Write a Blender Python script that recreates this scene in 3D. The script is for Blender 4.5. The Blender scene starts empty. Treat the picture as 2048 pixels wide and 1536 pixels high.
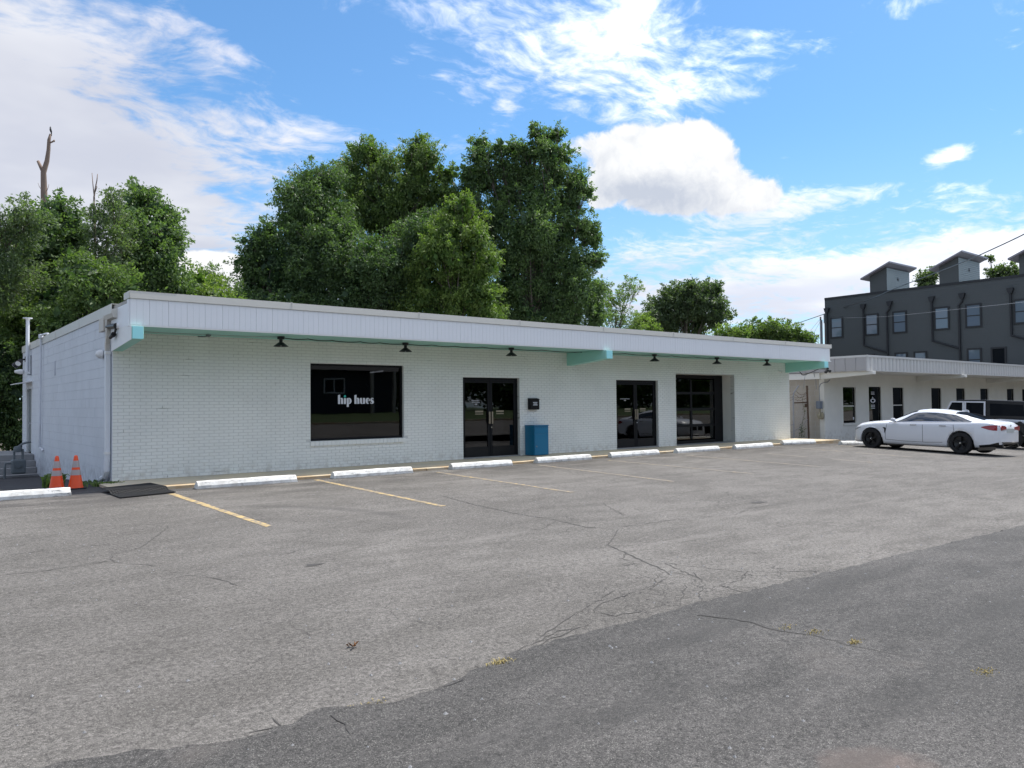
import bpy, bmesh, math, random
import numpy as np
from mathutils import Vector, Matrix
D = bpy.data; SC = bpy.context.scene; COL = SC.collection
# ------------------------------------------------------------------ camera
F_PX, W_PX, H_PX = 1551.0, 2048, 1536           # focal length in pixels of the 2048 wide photograph
RM = np.array([[0.78008982, -0.00887382, -0.62560461],
               [-0.62558658, -0.02714795, -0.77968226],
               [-0.01006512, 0.99959204, -0.02672918]])
CP = np.array([-3.35481289, -16.53493891, 1.4])
cam = D.cameras.new('camera'); cam.sensor_width = 36; cam.lens = F_PX / W_PX * 36
cam.clip_end = 3000; cam.clip_start = .05
co = D.objects.new('camera', cam); COL.objects.link(co); SC.camera = co
m4 = Matrix.Identity(4)
for i in range(3):
    for j in range(3): m4[i][j] = RM[i, j]
    m4[i][3] = CP[i]
co.matrix_world = m4
SC.view_settings.view_transform = 'Standard'; SC.view_settings.look = 'None'
SC.view_settings.gamma = 1; SC.view_settings.use_curve_mapping = False
SC.view_settings.exposure = 1.1
SC.cycles.use_denoising = True
SC.cycles.max_bounces = 7; SC.cycles.transparent_max_bounces = 12; SC.cycles.diffuse_bounces = 4
SC.cycles.caustics_reflective = False; SC.cycles.caustics_refractive = False
SC.cycles.sample_clamp_indirect = 6

def dirpx(px, py):
    d = RM @ np.array([px - 1024, -(py - 768), -F_PX]); return d / np.linalg.norm(d)
def at(px, py, dep):                             # world point seen at a pixel, at a forward distance in metres
    r = np.array([px - 1024, -(py - 768), -F_PX]) / F_PX
    return Vector(CP + RM @ (r * dep))
def onplane(px, py, ax, v):
    d = dirpx(px, py); t = (v - CP[ax]) / d[ax]; return Vector(CP + d * t)

# ------------------------------------------------------------------ sun and sky
SUN_EL, SUN_AZ = 64.0, 88.5                      # azimuth clockwise from +Y: 90 is +X
e, a = math.radians(SUN_EL), math.radians(SUN_AZ)
SUN = Vector((math.cos(e) * math.sin(a), math.cos(e) * math.cos(a), math.sin(e)))
sl = D.lights.new('sun', 'SUN'); sl.energy = 2.6; sl.angle = math.radians(1.2); sl.color = (1, .955, .89)
so = D.objects.new('sun', sl); COL.objects.link(so)
so.rotation_euler = SUN.to_track_quat('Z', 'Y').to_euler(); so.location = (10, -5, 40)

class NB:
    """tiny node builder: numbers or sockets in, sockets out"""
    def __init__(s, tree): s.t = tree; s.n = tree.nodes; s.l = tree.links
    def put(s, sock, v):
        if isinstance(v, bpy.types.NodeSocket): s.l.new(v, sock)
        elif v is not None: sock.default_value = v
    def m(s, op, a, b=None, c=None, clamp=False):
        n = s.n.new('ShaderNodeMath'); n.operation = op; n.use_clamp = clamp
        s.put(n.inputs[0], a); s.put(n.inputs[1], b); s.put(n.inputs[2], c); return n.outputs[0]
    def v(s, op, a, b=None, sc=None):
        n = s.n.new('ShaderNodeVectorMath'); n.operation = op
        s.put(n.inputs[0], a)
        if b is not None: s.put(n.inputs[1], b)
        if sc is not None: s.put(n.inputs['Scale'], sc)
        return n.outputs['Value'] if op in ('DOT_PRODUCT', 'LENGTH', 'DISTANCE') else n.outputs[0]
    def noise(s, vec, scale, detail=4, rough=.5, dist=0, col=False):
        n = s.n.new('ShaderNodeTexNoise'); s.put(n.inputs['Vector'], vec)
        n.inputs['Scale'].default_value = scale; n.inputs['Detail'].default_value = detail
        n.inputs['Roughness'].default_value = rough; n.inputs['Distortion'].default_value = dist
        return n.outputs['Color' if col else 'Fac']
    def vor(s, vec, scale, feature='F1', out='Distance', rnd=1):
        n = s.n.new('ShaderNodeTexVoronoi'); n.feature = feature; s.put(n.inputs['Vector'], vec)
        n.inputs['Scale'].default_value = scale; n.inputs['Randomness'].default_value = rnd
        return n.outputs[out]
    def step(s, x, lo, hi, a=0., b=1., kind='SMOOTHSTEP'):
        n = s.n.new('ShaderNodeMapRange'); n.interpolation_type = kind
        for k, q in zip(('Value', 'From Min', 'From Max', 'To Min', 'To Max'), (x, lo, hi, a, b)): s.put(n.inputs[k], q)
        return n.outputs[0]
    def mix(s, fac, a, b, blend='MIX'):
        n = s.n.new('ShaderNodeMix'); n.data_type = 'RGBA'; n.blend_type = blend; n.clamp_factor = True
        s.put(n.inputs[0], fac)
        for i, q in ((6, a), (7, b)):
            if isinstance(q, tuple) and len(q) == 3: q = (*q, 1)
            s.put(n.inputs[i], q)
        return n.outputs[2]
    def pos(s, obj=False):
        n = s.n.new('ShaderNodeTexCoord'); return n.outputs['Object' if obj else 'Generated']
    def wpos(s): return s.n.new('ShaderNodeNewGeometry').outputs['Position']
    def sep(s, v):
        n = s.n.new('ShaderNodeSeparateXYZ'); s.put(n.inputs[0], v); return n.outputs
    def comb(s, x, y, z):
        n = s.n.new('ShaderNodeCombineXYZ')
        for i, q in enumerate((x, y, z)): s.put(n.inputs[i], q)
        return n.outputs[0]
    def bump(s, h, strength=.5, dist=.01):
        n = s.n.new('ShaderNodeBump'); n.inputs['Strength'].default_value = strength
        n.inputs['Distance'].default_value = dist; s.put(n.inputs['Height'], h); return n.outputs[0]

world = D.worlds.new('World'); SC.world = world; world.use_nodes = True
wt = world.node_tree
for n in list(wt.nodes): wt.nodes.remove(n)
B = NB(wt)
sky = wt.nodes.new('ShaderNodeTexSky'); sky.sky_type = 'NISHITA'; sky.sun_disc = False
sky.sun_elevation = e; sky.sun_rotation = a; sky.air_density = 1.0; sky.dust_density = .6; sky.ozone_density = 2.2
dv = B.v('NORMALIZE', B.pos())
X, Y, Z = B.sep(dv)
zz = B.m('ADD', B.m('MAXIMUM', Z, 0.0), .12)
lay = B.comb(B.m('DIVIDE', X, zz), B.m('DIVIDE', Y, zz), 0.)          # flat cloud layer seen from below
def blobs(lst):
    tot = None
    for (px, py, sx, sy, ang, amp) in lst:
        c = Vector(dirpx(px, py)); rt = Vector(RM[:, 0]); up = Vector(RM[:, 1])
        rt = (rt - c * rt.dot(c)).normalized(); up = (up - c * up.dot(c) - rt * up.dot(rt)).normalized()
        th = math.radians(ang); t1 = rt * math.cos(th) + up * math.sin(th); t2 = up * math.cos(th) - rt * math.sin(th)
        k = F_PX * (1 + ((px - 1024) ** 2 + (py - 768) ** 2) / F_PX ** 2) ** .5
        q = B.v('SUBTRACT', dv, tuple(c))
        u = B.v('DOT_PRODUCT', q, tuple(t1 * (k / sx))); w = B.v('DOT_PRODUCT', q, tuple(t2 * (k / sy)))
        d2 = B.m('ADD', B.m('MULTIPLY', u, u), B.m('MULTIPLY', w, w))
        g = B.m('MULTIPLY', B.m('EXPONENT', B.m('MULTIPLY', d2, -1.)), amp)
        tot = g if tot is None else B.m('ADD', tot, g)
    return tot
# thin high cloud: sheet at the left, mottled field at the top, streak and veil at the right
thin = blobs([(-80, 230, 430, 330, -20, .92), (300, 400, 340, 150, -32, .80), (620, 262, 160, 46, -6, .50), (100, 620, 420, 130, 0, .6),
              (1180, 60, 230, 110, -10, .52), (1290, 190, 180, 90, 0, .40), (840, 10, 150, 50, 0, .5), (1490, 170, 110, 40, 20, .38),
              (400, 60, 90, 50, -35, .42), (460, 110, 40, 26, -30, .3), (1650, 400, 250, 30, 12, .50), (1480, 455, 150, 40, 20, .35),
              (1500, 590, 560, 90, 3, .78), (1990, 510, 320, 62, 10, .72), (820, 250, 90, 30, -25, .35), (720, 152, 36, 16, -10, .33),
              (785, 128, 28, 14, 0, .3), (1013, 216, 26, 18, 0, .3), (1580, 317, 45, 12, 0, .42), (1885, 316, 44, 20, 12, .80), (1912, 302, 26, 16, 0, .4), (1780, 5, 70, 22, 0, .42),
              (640, 110, 190, 80, -40, -.35), (1750, 230, 320, 120, 0, -.42), (470, 385, 70, 26, 0, -.42), (480, 500, 150, 40, 0, -.35),
              (700, 150, 160, 120, 0, -.2)])
wob = B.v('SCALE', B.v('SUBTRACT', B.noise(lay, 2.2, 3, .5, col=True), (.5, .5, .5)), sc=.35)
lay2 = B.v('ADD', lay, wob)
n1 = B.noise(lay2, 3.1, 8, .64); n2 = B.noise(B.v('MULTIPLY', lay2, (1., 1.5, 1.)), 13.0, 4, .6)
# beyond the frame (above, beside and behind the camera) the same broken cloud goes on, with unseen cover added to whiten the ambient light
fwd = B.v('DOT_PRODUCT', dv, tuple(float(q) for q in -RM[:, 2])); thin = B.m('ADD', thin, B.step(fwd, .76, .40, 0., .55))
dens = B.m('ADD', thin, B.m('ADD', B.m('MULTIPLY', B.m('SUBTRACT', n1, .5), 2.0), B.m('MULTIPLY', B.m('SUBTRACT', n2, .5), 1.15)))
athin = B.step(dens, .10, .92, 0., .95)
# cumulus
cum = blobs([(1330, 300, 95, 62, 0, .95), (1390, 330, 70, 50, 0, .6), (1230, 300, 70, 45, 20, .55), (1300, 370, 120, 52, 0, .85), (1490, 385, 62, 40, 10, .80), (1420, 300, 50, 50, 0, .45), (1535, 400, 30, 26, 0, .4),
             (1200, 395, 28, 30, 0, .75), (430, 530, 55, 34, 0, 1.1), (370, 520, 40, 30, 0, .6), (1380, 420, 80, 25, 0, .4),
             (1150, 290, 45, 26, 0, .35), (470, 560, 50, 40, 0, .6)])
dn = B.v('ADD', dv, B.v('SCALE', B.v('SUBTRACT', B.noise(dv, 22, 2, .5, col=True), (.5, .5, .5)), sc=.03))
c1 = B.noise(dn, 13, 8, .60); c1b = B.noise(B.v('ADD', dn, tuple(Vector((.35, -.2, .9)) * .012)), 13, 8, .60)
cd = B.m('ADD', B.m('MINIMUM', cum, 1.0), B.m('MULTIPLY', B.m('SUBTRACT', c1, .5), 1.5))
acum = B.step(cd, .38, .60, 0., 1.)
relief = B.m('MULTIPLY', B.m('SUBTRACT', c1, c1b), 5.0)
under = blobs([(1330, 405, 150, 40, -6, 1.0), (1290, 372, 90, 26, 0, .6), (1185, 330, 60, 30, 0, .3), (440, 590, 90, 30, 0, .5)])
shade = B.m('ADD', B.m('MULTIPLY', under, .85), B.m('MULTIPLY', relief, -.5), clamp=True)
ccol = B.mix(shade, (4.75, 4.8, 4.85), (2.8, 3.05, 3.55))
tcol = B.mix(B.step(B.noise(lay, 1.6, 4, .5), .35, .7), (3.1, 3.2, 3.65), (4.0, 4.05, 4.3))
tint = B.mix(1., sky.outputs[0], (.49, .72, .85), 'MULTIPLY')
#horizon brightening of the clear air
hz = B.step(Z, .0, .34, .55, 0.)
clear = B.mix(hz, tint, (3.0, 4.0, 5.0))
sd = B.v('DOT_PRODUCT', dv, tuple(SUN)); aur = B.step(sd, .36, 1.0, 1., 3.0)      # thin cloud scatters more light towards us near the sun
tcol = B.v('SCALE', tcol, sc=aur)
c = B.mix(athin, clear, tcol)
c = B.mix(acum, c, ccol)
# below the horizon: ground colour
c = B.mix(B.step(Z, -.03, -.005, 1., 0.), c, (1.6, 1.6, 1.5))
bg = wt.nodes.new('ShaderNodeBackground'); bg.inputs['Strength'].default_value = .1
wt.links.new(c, bg.inputs['Color'])
wo = wt.nodes.new('ShaderNodeOutputWorld'); wt.links.new(bg.outputs[0], wo.inputs[0])
world.cycles.sampling_method = 'MANUAL'; world.cycles.sample_map_resolution = 512

# ------------------------------------------------------------------ materials
MAT = {}
def mat(name, col, rough=.6, metal=0, spec=.5, fn=None, var=.06, vs=3., bump=0, bs=60, coat=0):
    m = D.materials.new(name); m.use_nodes = True; nt = m.node_tree; b = NB(nt)
    p = nt.nodes['Principled BSDF']; p.inputs['Roughness'].default_value = rough
    p.inputs['Metallic'].default_value = metal; p.inputs['Specular IOR Level'].default_value = spec
    if coat: p.inputs['Coat Weight'].default_value = coat; p.inputs['Coat Roughness'].default_value = .04
    if fn: c, h = fn(b)
    else:
        n = b.noise(b.pos(True), vs, 4, .6)
        c = b.mix(n, tuple(x * (1 - var) for x in col), tuple(min(1, x * (1 + var)) for x in col))
        h = b.noise(b.pos(True), bs, 3, .6) if bump else None
    nt.links.new(c, p.inputs['Base Color']) if isinstance(c, bpy.types.NodeSocket) else None
    if h is not None: nt.links.new(b.bump(h, bump or .3, .004), p.inputs['Normal'])
    MAT[name] = m; return m

def painted_white(base, dirt, jointdirt=.0):
    def fn(b):
        P = b.wpos(); x, y, z = b.sep(P)
        n = b.noise(P, 1.1, 5, .6); s = b.noise(b.v('MULTIPLY', P, (9, 9, 1.2)), 1., 4, .6)
        c = b.mix(b.step(n, .35, .7), base, tuple(q * .93 for q in base))
        c = b.mix(b.step(s, .62, .8, 0., .35), c, dirt)
        low = b.m('MULTIPLY', b.step(z, .0, .35, 1., 0.), b.step(b.noise(P, 6, 4, .6), .4, .7))
        c = b.mix(b.m('MULTIPLY', low, .6), c, dirt)
        return c, b.noise(P, 90, 3, .6)
    return fn
mat('white_brick_paint', None, .5, fn=painted_white((.86, .875, .84), (.50, .47, .41)))
def mortar(b):
    P = b.wpos(); x, y, z = b.sep(P)
    n = b.noise(b.v('MULTIPLY', P, (1.6, 1.6, 9.)), 1., 5, .7)
    c = b.mix(b.step(n, .58, .70), (.64, .65, .63), (.22, .22, .19))
    return c, None
mat('mortar', None, .8, fn=mortar)
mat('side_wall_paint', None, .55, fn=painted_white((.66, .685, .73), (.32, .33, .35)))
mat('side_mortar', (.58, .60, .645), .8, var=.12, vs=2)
mat('fascia_paint', (.83, .845, .87), .45, var=.02)
mat('trim_white', (.80, .80, .79), .45, var=.03)
mat('beige_metal', (.60, .585, .535), .45, var=.05)
mat('beige_box', (.56, .52, .46), .5, var=.04)
mat('teal', (.34, .66, .59), .55, var=.04)
mat('teal_end_lit', (.40, .88, .90), .5, var=.02)  # same teal as the beams, light on the end faces put into the colour
mat('roof_membrane', (.35, .35, .34), .8)
mat('black_metal', (.012, .012, .014), .4, var=.2)
mat('black_frame', (.007, .0072, .009), .55, spec=.2, var=.2)
mat('door_kick', (.012, .0115, .012), .55, spec=.25, var=.2)
mat('bronze', (.36, .31, .24), .35, metal=.7)
mat('chrome', (.7, .7, .7), .15, metal=1)
mat('blue_paint', (.006, .155, .30), .35, var=.05)
mat('white_letter', (.72, .74, .80), .6, var=.01)
mat('grey_letter', (.42, .42, .44), .6, var=.01)
mat('teal_letter', (.03, .50, .43), .6, var=.01)
mat('interior', (.05, .05, .055), .9)
mat('interior_floor', (.10, .10, .11), .5)
mat('orange', (.83, .085, .014), .45, var=.05)
mat('reflective', (.42, .36, .35), .4, var=.1)
mat('spout_paint', (.74, .77, .81), .45)
mat('rubber', (.013, .013, .014), .75, var=.3, bump=.2)
mat('concrete_step', (.27, .27, .27), .85, var=.25, vs=2, bump=.3)
def stop_paint(b):
    P = b.wpos(); c, h = painted_white((.80, .80, .77), (.42, .40, .36))(b)
    c = b.mix(b.step(b.noise(P, 7, 5, .75), .56, .66, 0., .55), c, (.34, .32, .29)); c = b.mix(b.step(b.noise(b.v('MULTIPLY', P, (3, 3, 14)), 2.2, 4, .7), .58, .68, 0., .6), c, (.10, .10, .10)); return c, h
mat('stop_white', None, .6, fn=stop_paint)
mat('grey_pipe', (.45, .47, .50), .5, metal=.3)
mat('galvanised', (.30, .31, .33), .5, metal=.5, var=.2)
mat('rust', (.12, .075, .05), .8, var=.4)
mat('white_pipe', (.72, .74, .78), .4)
mat('meter_grey', (.13, .15, .16), .5, var=.2)
mat('tan_box', (.33, .30, .22), .5)
mat('wood_pole', (.23, .17, .12), .9, var=.3)
mat('bark', (.10, .085, .07), .9, var=.4, vs=6, bump=.6, bs=20)
mat('dead_wood', (.24, .175, .14), .9, var=.25, vs=4)
mat('bird_black', (.012, .012, .014), .6)
mat('siding_dark', (.064, .073, .077), .6, var=.06)
mat('siding_light', (.26, .31, .31), .6, var=.05)
mat('town_trim', (.014, .016, .020), .5)
mat('roof_trim', (.24, .23, .27), .4)
mat('b2_white', None, .6, fn=painted_white((.78, .77, .72), (.5, .47, .4)))
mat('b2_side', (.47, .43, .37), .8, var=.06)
mat('b2_fascia', (.62, .61, .59), .45, var=.03)
mat('b2_fascia_shade', (.40, .39, .39), .5, var=.03)  # same fascia metal, shade of the left return and rib gaps put into the colour
mat('car_white', (.74, .76, .80), .28, var=.01, coat=.6)
mat('car_black', (.010, .010, .012), .35, var=.2)
mat('tyre', (.013, .013, .014), .8, var=.2)
mat('rim_black', (.016, .016, .018), .3, metal=.3)
mat('red_lens', (.30, .010, .016), .15, coat=.5)
mat('lens_clear', (.30, .32, .34), .1, coat=.5)
mat('dry_grass', (.40, .32, .13), .8, var=.3)
mat('leaf_brown', (.22, .10, .035), .8, var=.3)
mat('house_siding', (.045, .047, .055), .7)
mat('house_roof', (.07, .07, .07), .9)
mat('lawn', (.045, .075, .018), .9, var=.35, vs=.8)
mat('crack', (.055, .051, .047), .9)
mat('yellow_line', None, .75, fn=lambda b: (b.mix(b.step(b.m('ADD', b.noise(b.wpos(), 9, 5, .7), b.step(b.sep(b.wpos())[0], 0, 11, .05, .2)), .48, .66), (.46, .33, .14), (.19, .165, .135)), b.noise(b.wpos(), 150, 2, .6)))
mat('lamp_glow', (.8, .8, .8)); p = MAT['lamp_glow'].node_tree.nodes['Principled BSDF']
p.inputs['Emission Color'].default_value = (1, .95, .88, 1); p.inputs['Emission Strength'].default_value = 1.3

def glass(name, tint, refl=1.0, room=True, base=(.006, .007, .009)):
    m = D.materials.new(name); m.use_nodes = True; nt = m.node_tree; b = NB(nt)
    for n in list(nt.nodes): nt.nodes.remove(n)
    g = nt.nodes.new('ShaderNodeBsdfGlossy'); g.inputs['Roughness'].default_value = .015; g.inputs['Color'].default_value = (refl,) * 3 + (1,)
    t = nt.nodes.new('ShaderNodeBsdfTransparent'); t.inputs[0].default_value = (*tint, 1)
    if not room:
        t = nt.nodes.new('ShaderNodeBsdfDiffuse'); t.inputs[0].default_value = (*base, 1)
    f = nt.nodes.new('ShaderNodeFresnel'); f.inputs[0].default_value = 1.62
    wv = b.noise(b.wpos(), .9, 2, .5); nt.links.new(b.bump(wv, .05, .02), g.inputs['Normal'])
    x = nt.nodes.new('ShaderNodeMixShader'); nt.links.new(f.outputs[0], x.inputs[0])
    nt.links.new(t.outputs[0], x.inputs[1]); nt.links.new(g.outputs[0], x.inputs[2])
    o = nt.nodes.new('ShaderNodeOutputMaterial'); nt.links.new(x.outputs[0], o.inputs[0]); MAT[name] = m
glass('shop_glass', (.16, .17, .19)); glass('b2_glass', (.05, .055, .06)); glass('car_glass', (.04, .05, .055), refl=.13, room=False, base=(.012, .014, .018)); glass('town_glass', (0, 0, 0), room=False, base=(.13, .17, .22))  # townhouse panes carry a light-blue sky reflection in their body colour

def asphalt(dark):
    def fn(b):
        P = b.wpos(); x, y, z = b.sep(P)
        big = b.noise(P, .22, 5, .6); mid = b.noise(b.v('MULTIPLY', P, (1., 2.2, 1.)), 1.1, 6, .65, .4)
        fine = b.noise(P, 48, 6, .8); gr = b.noise(P, 105 if dark else 120, 3, .85)
        vc = b.n.new('ShaderNodeTexVoronoi'); vc.inputs['Scale'].default_value = 150 if dark else 140; b.l.new(P, vc.inputs['Vector'])
        cell = b.sep(vc.outputs['Color'])[0]; cdist = vc.outputs['Distance']
        if dark: lo, hi, st = (.070, .066, .062), (.105, .098, .092), (.24, .232, .21)
        else: lo, hi, st = (.130, .121, .111), (.184, .172, .158), (.30, .285, .25)
        c = b.mix(b.step(big, .32, .68), lo, hi)
        c = b.mix(b.step(mid, .38, .68, 0., .7), c, (.100, .093, .084) if not dark else (.045, .043, .040))
        c = b.mix(b.step(fine, .48, .62, 0., .7), c, tuple(q * .34 for q in lo))
        stone = b.m('MULTIPLY', b.step(cell, .50 if dark else .66, .74), b.step(cdist, .30, .42, 1., 0.))
        c = b.mix(b.m('MULTIPLY', stone, .75 if dark else .6), c, st)
        g2 = b.step(b.noise(P, 26, 4, .8), .38, .62, .72, 1.28, 'LINEAR'); c = b.mix(1., c, b.comb(g2, g2, g2), 'MULTIPLY')
        gl = b.step(gr, .36, .64, .42 if dark else .55, 1.58 if dark else 1.45, 'LINEAR'); c = b.mix(1., c, b.comb(gl, gl, gl), 'MULTIPLY')
        if dark:
            t = b.step(b.noise(P, .55, 3, .6), .60, .72, 0., .4); c = b.mix(t, c, (.17, .145, .125))
            rp = b.step(b.m('ADD', b.v('LENGTH', b.v('MULTIPLY', b.v('SUBTRACT', P, (.15, -14.75, -.3)), (1., 1.8, 0))), b.m('MULTIPLY', b.m('SUBTRACT', b.noise(P, 5, 4, .6), .5), .4)), .24, .48, .5, 0.); c = b.mix(rp, c, (.19, .145, .125))
            st2 = b.step(b.noise(b.v('MULTIPLY', P, (.5, 2.6, 1)), .8, 5, .6), .50, .68, 0., .45); c = b.mix(st2, c, (.052, .050, .047))
        else:
            # oil and tyre grime at the heads of the bays, darker tarmac by the left side of the building
            hd = b.m('MULTIPLY', b.step(y, -4.2, -2.0), b.step(b.noise(b.v('MULTIPLY', P, (.55, 1.6, 1)), 1.3, 5, .65), .36, .58))
            c = b.mix(b.m('MULTIPLY', hd, .72), c, (.052, .048, .046))
            lf = b.m('MULTIPLY', b.step(b.m('ADD', y, b.m('MULTIPLY', b.m('SUBTRACT', mid, .5), 1.6)), -2.3, -1.1), b.step(x, -.2, .3, 1., 0.))
            c = b.mix(b.m('MULTIPLY', lf, .85), c, (.045, .044, .047))
            arc = b.m('ABSOLUTE', b.m('SUBTRACT', b.v('LENGTH', b.v('SUBTRACT', P, (-.6, -7.2, -.17))), 2.9))
            am = b.m('MULTIPLY', b.step(arc, .03, .22, 1., 0.), b.m('MULTIPLY', b.step(x, .6, 1.2), b.step(y, -7.6, -6.6)))
            c = b.mix(b.m('MULTIPLY', am, .4), c, (.07, .066, .063))
            wear = b.step(b.noise(b.v('MULTIPLY', P, (.25, 3., 1)), 1.0, 4, .6), .58, .75, 0., .4); c = b.mix(wear, c, (.21, .195, .18))
            # crocodile cracking near the road edge
            wp = b.v('ADD', P, b.v('SCALE', b.v('SUBTRACT', b.noise(P, 4, 3, .6, col=True), (.5, .5, .5)), sc=.25))
            e1 = b.vor(wp, 3.1, 'DISTANCE_TO_EDGE'); e2 = b.vor(wp, 1.15, 'DISTANCE_TO_EDGE')
            mk = b.m('ADD', b.step(b.v('LENGTH', b.v('MULTIPLY', b.v('SUBTRACT', P, (2.6, -11.9, -.27)), (.55, .8, 1))), .5, 1.3, 1., 0.), 0)
            k1 = b.m('MULTIPLY', b.step(e1, .004, .016, 1., 0.), b.m('MULTIPLY', mk, b.step(b.noise(P, 2, 2), .45, .55)))
            mk2 = b.step(b.noise(P, .30, 3, .6), .52, .60)
            k2 = b.m('MULTIPLY', b.step(e2, .002, .009, 1., 0.), b.m('MULTIPLY', mk2, .55))
            c = b.mix(b.m('MAXIMUM', b.m('MULTIPLY', k1, .8), k2), c, (.03, .028, .027))
        h = b.m('ADD', b.m('MULTIPLY', gr, .5), b.m('ADD', b.m('MULTIPLY', fine, .8), b.m('MULTIPLY', stone, .4)))
        return c, h
    return fn
mat('asphalt_old', None, .9, spec=.25, fn=asphalt(False)); mat('asphalt_new', None, .85, spec=.3, fn=asphalt(True))
for k in ('asphalt_old', 'asphalt_new'):
    for n in MAT[k].node_tree.nodes:
        if n.type == 'BUMP': n.inputs['Strength'].default_value = .7; n.inputs['Distance'].default_value = .006
def walk(b):
    P = b.wpos(); x, y, z = b.sep(P)
    c = b.mix(b.step(b.noise(P, .9, 5, .6), .35, .7), (.60, .50, .345), (.50, .44, .34))
    c = b.mix(b.m('MULTIPLY', b.step(y, -1.2, -1.65), b.step(b.noise(P, 1.7, 4, .6), .35, .6)), c, (.46, .33, .19))
    c = b.mix(b.step(b.noise(P, 30, 4, .7), .5, .75, 0., .3), c, (.18, .16, .13))
    return c, b.noise(P, 120, 3, .6)
mat('walk_concrete', None, .85, fn=walk)
mat('meter_blue', (.16, .19, .24), .5)
mat('dirt', (.10, .085, .06), .95, var=.4, vs=1)

def leafmat(name, dark, light, tr=.42):
    m = D.materials.new(name); m.use_nodes = True; nt = m.node_tree; b = NB(nt)
    for n in list(nt.nodes): nt.nodes.remove(n)
    at_ = nt.nodes.new('ShaderNodeAttribute'); at_.attribute_name = 'tone'
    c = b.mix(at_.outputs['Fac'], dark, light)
    d = nt.nodes.new('ShaderNodeBsdfPrincipled'); d.inputs['Roughness'].default_value = .5; d.inputs['Specular IOR Level'].default_value = .35
    t = nt.nodes.new('ShaderNodeBsdfTranslucent'); x = nt.nodes.new('ShaderNodeMixShader'); x.inputs[0].default_value = tr
    nt.links.new(c, d.inputs['Base Color']); nt.links.new(b.mix(1., c, (1.25, 1.5, .5), 'MULTIPLY'), t.inputs[0])
    nt.links.new(d.outputs[0], x.inputs[1]); nt.links.new(t.outputs[0], x.inputs[2])
    o = nt.nodes.new('ShaderNodeOutputMaterial'); nt.links.new(x.outputs[0], o.inputs[0]); MAT[name] = m
leafmat('leaf_deep', (.052, .096, .048), (.185, .265, .110))
leafmat('leaf_mid', (.056, .102, .040), (.200, .275, .090))
leafmat('leaf_yellow', (.075, .135, .040), (.255, .335, .090))
leafmat('leaf_grey', (.060, .095, .050), (.170, .225, .115))
leafmat('leaf_ivy', (.045, .086, .045), (.155, .230, .095))

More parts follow.
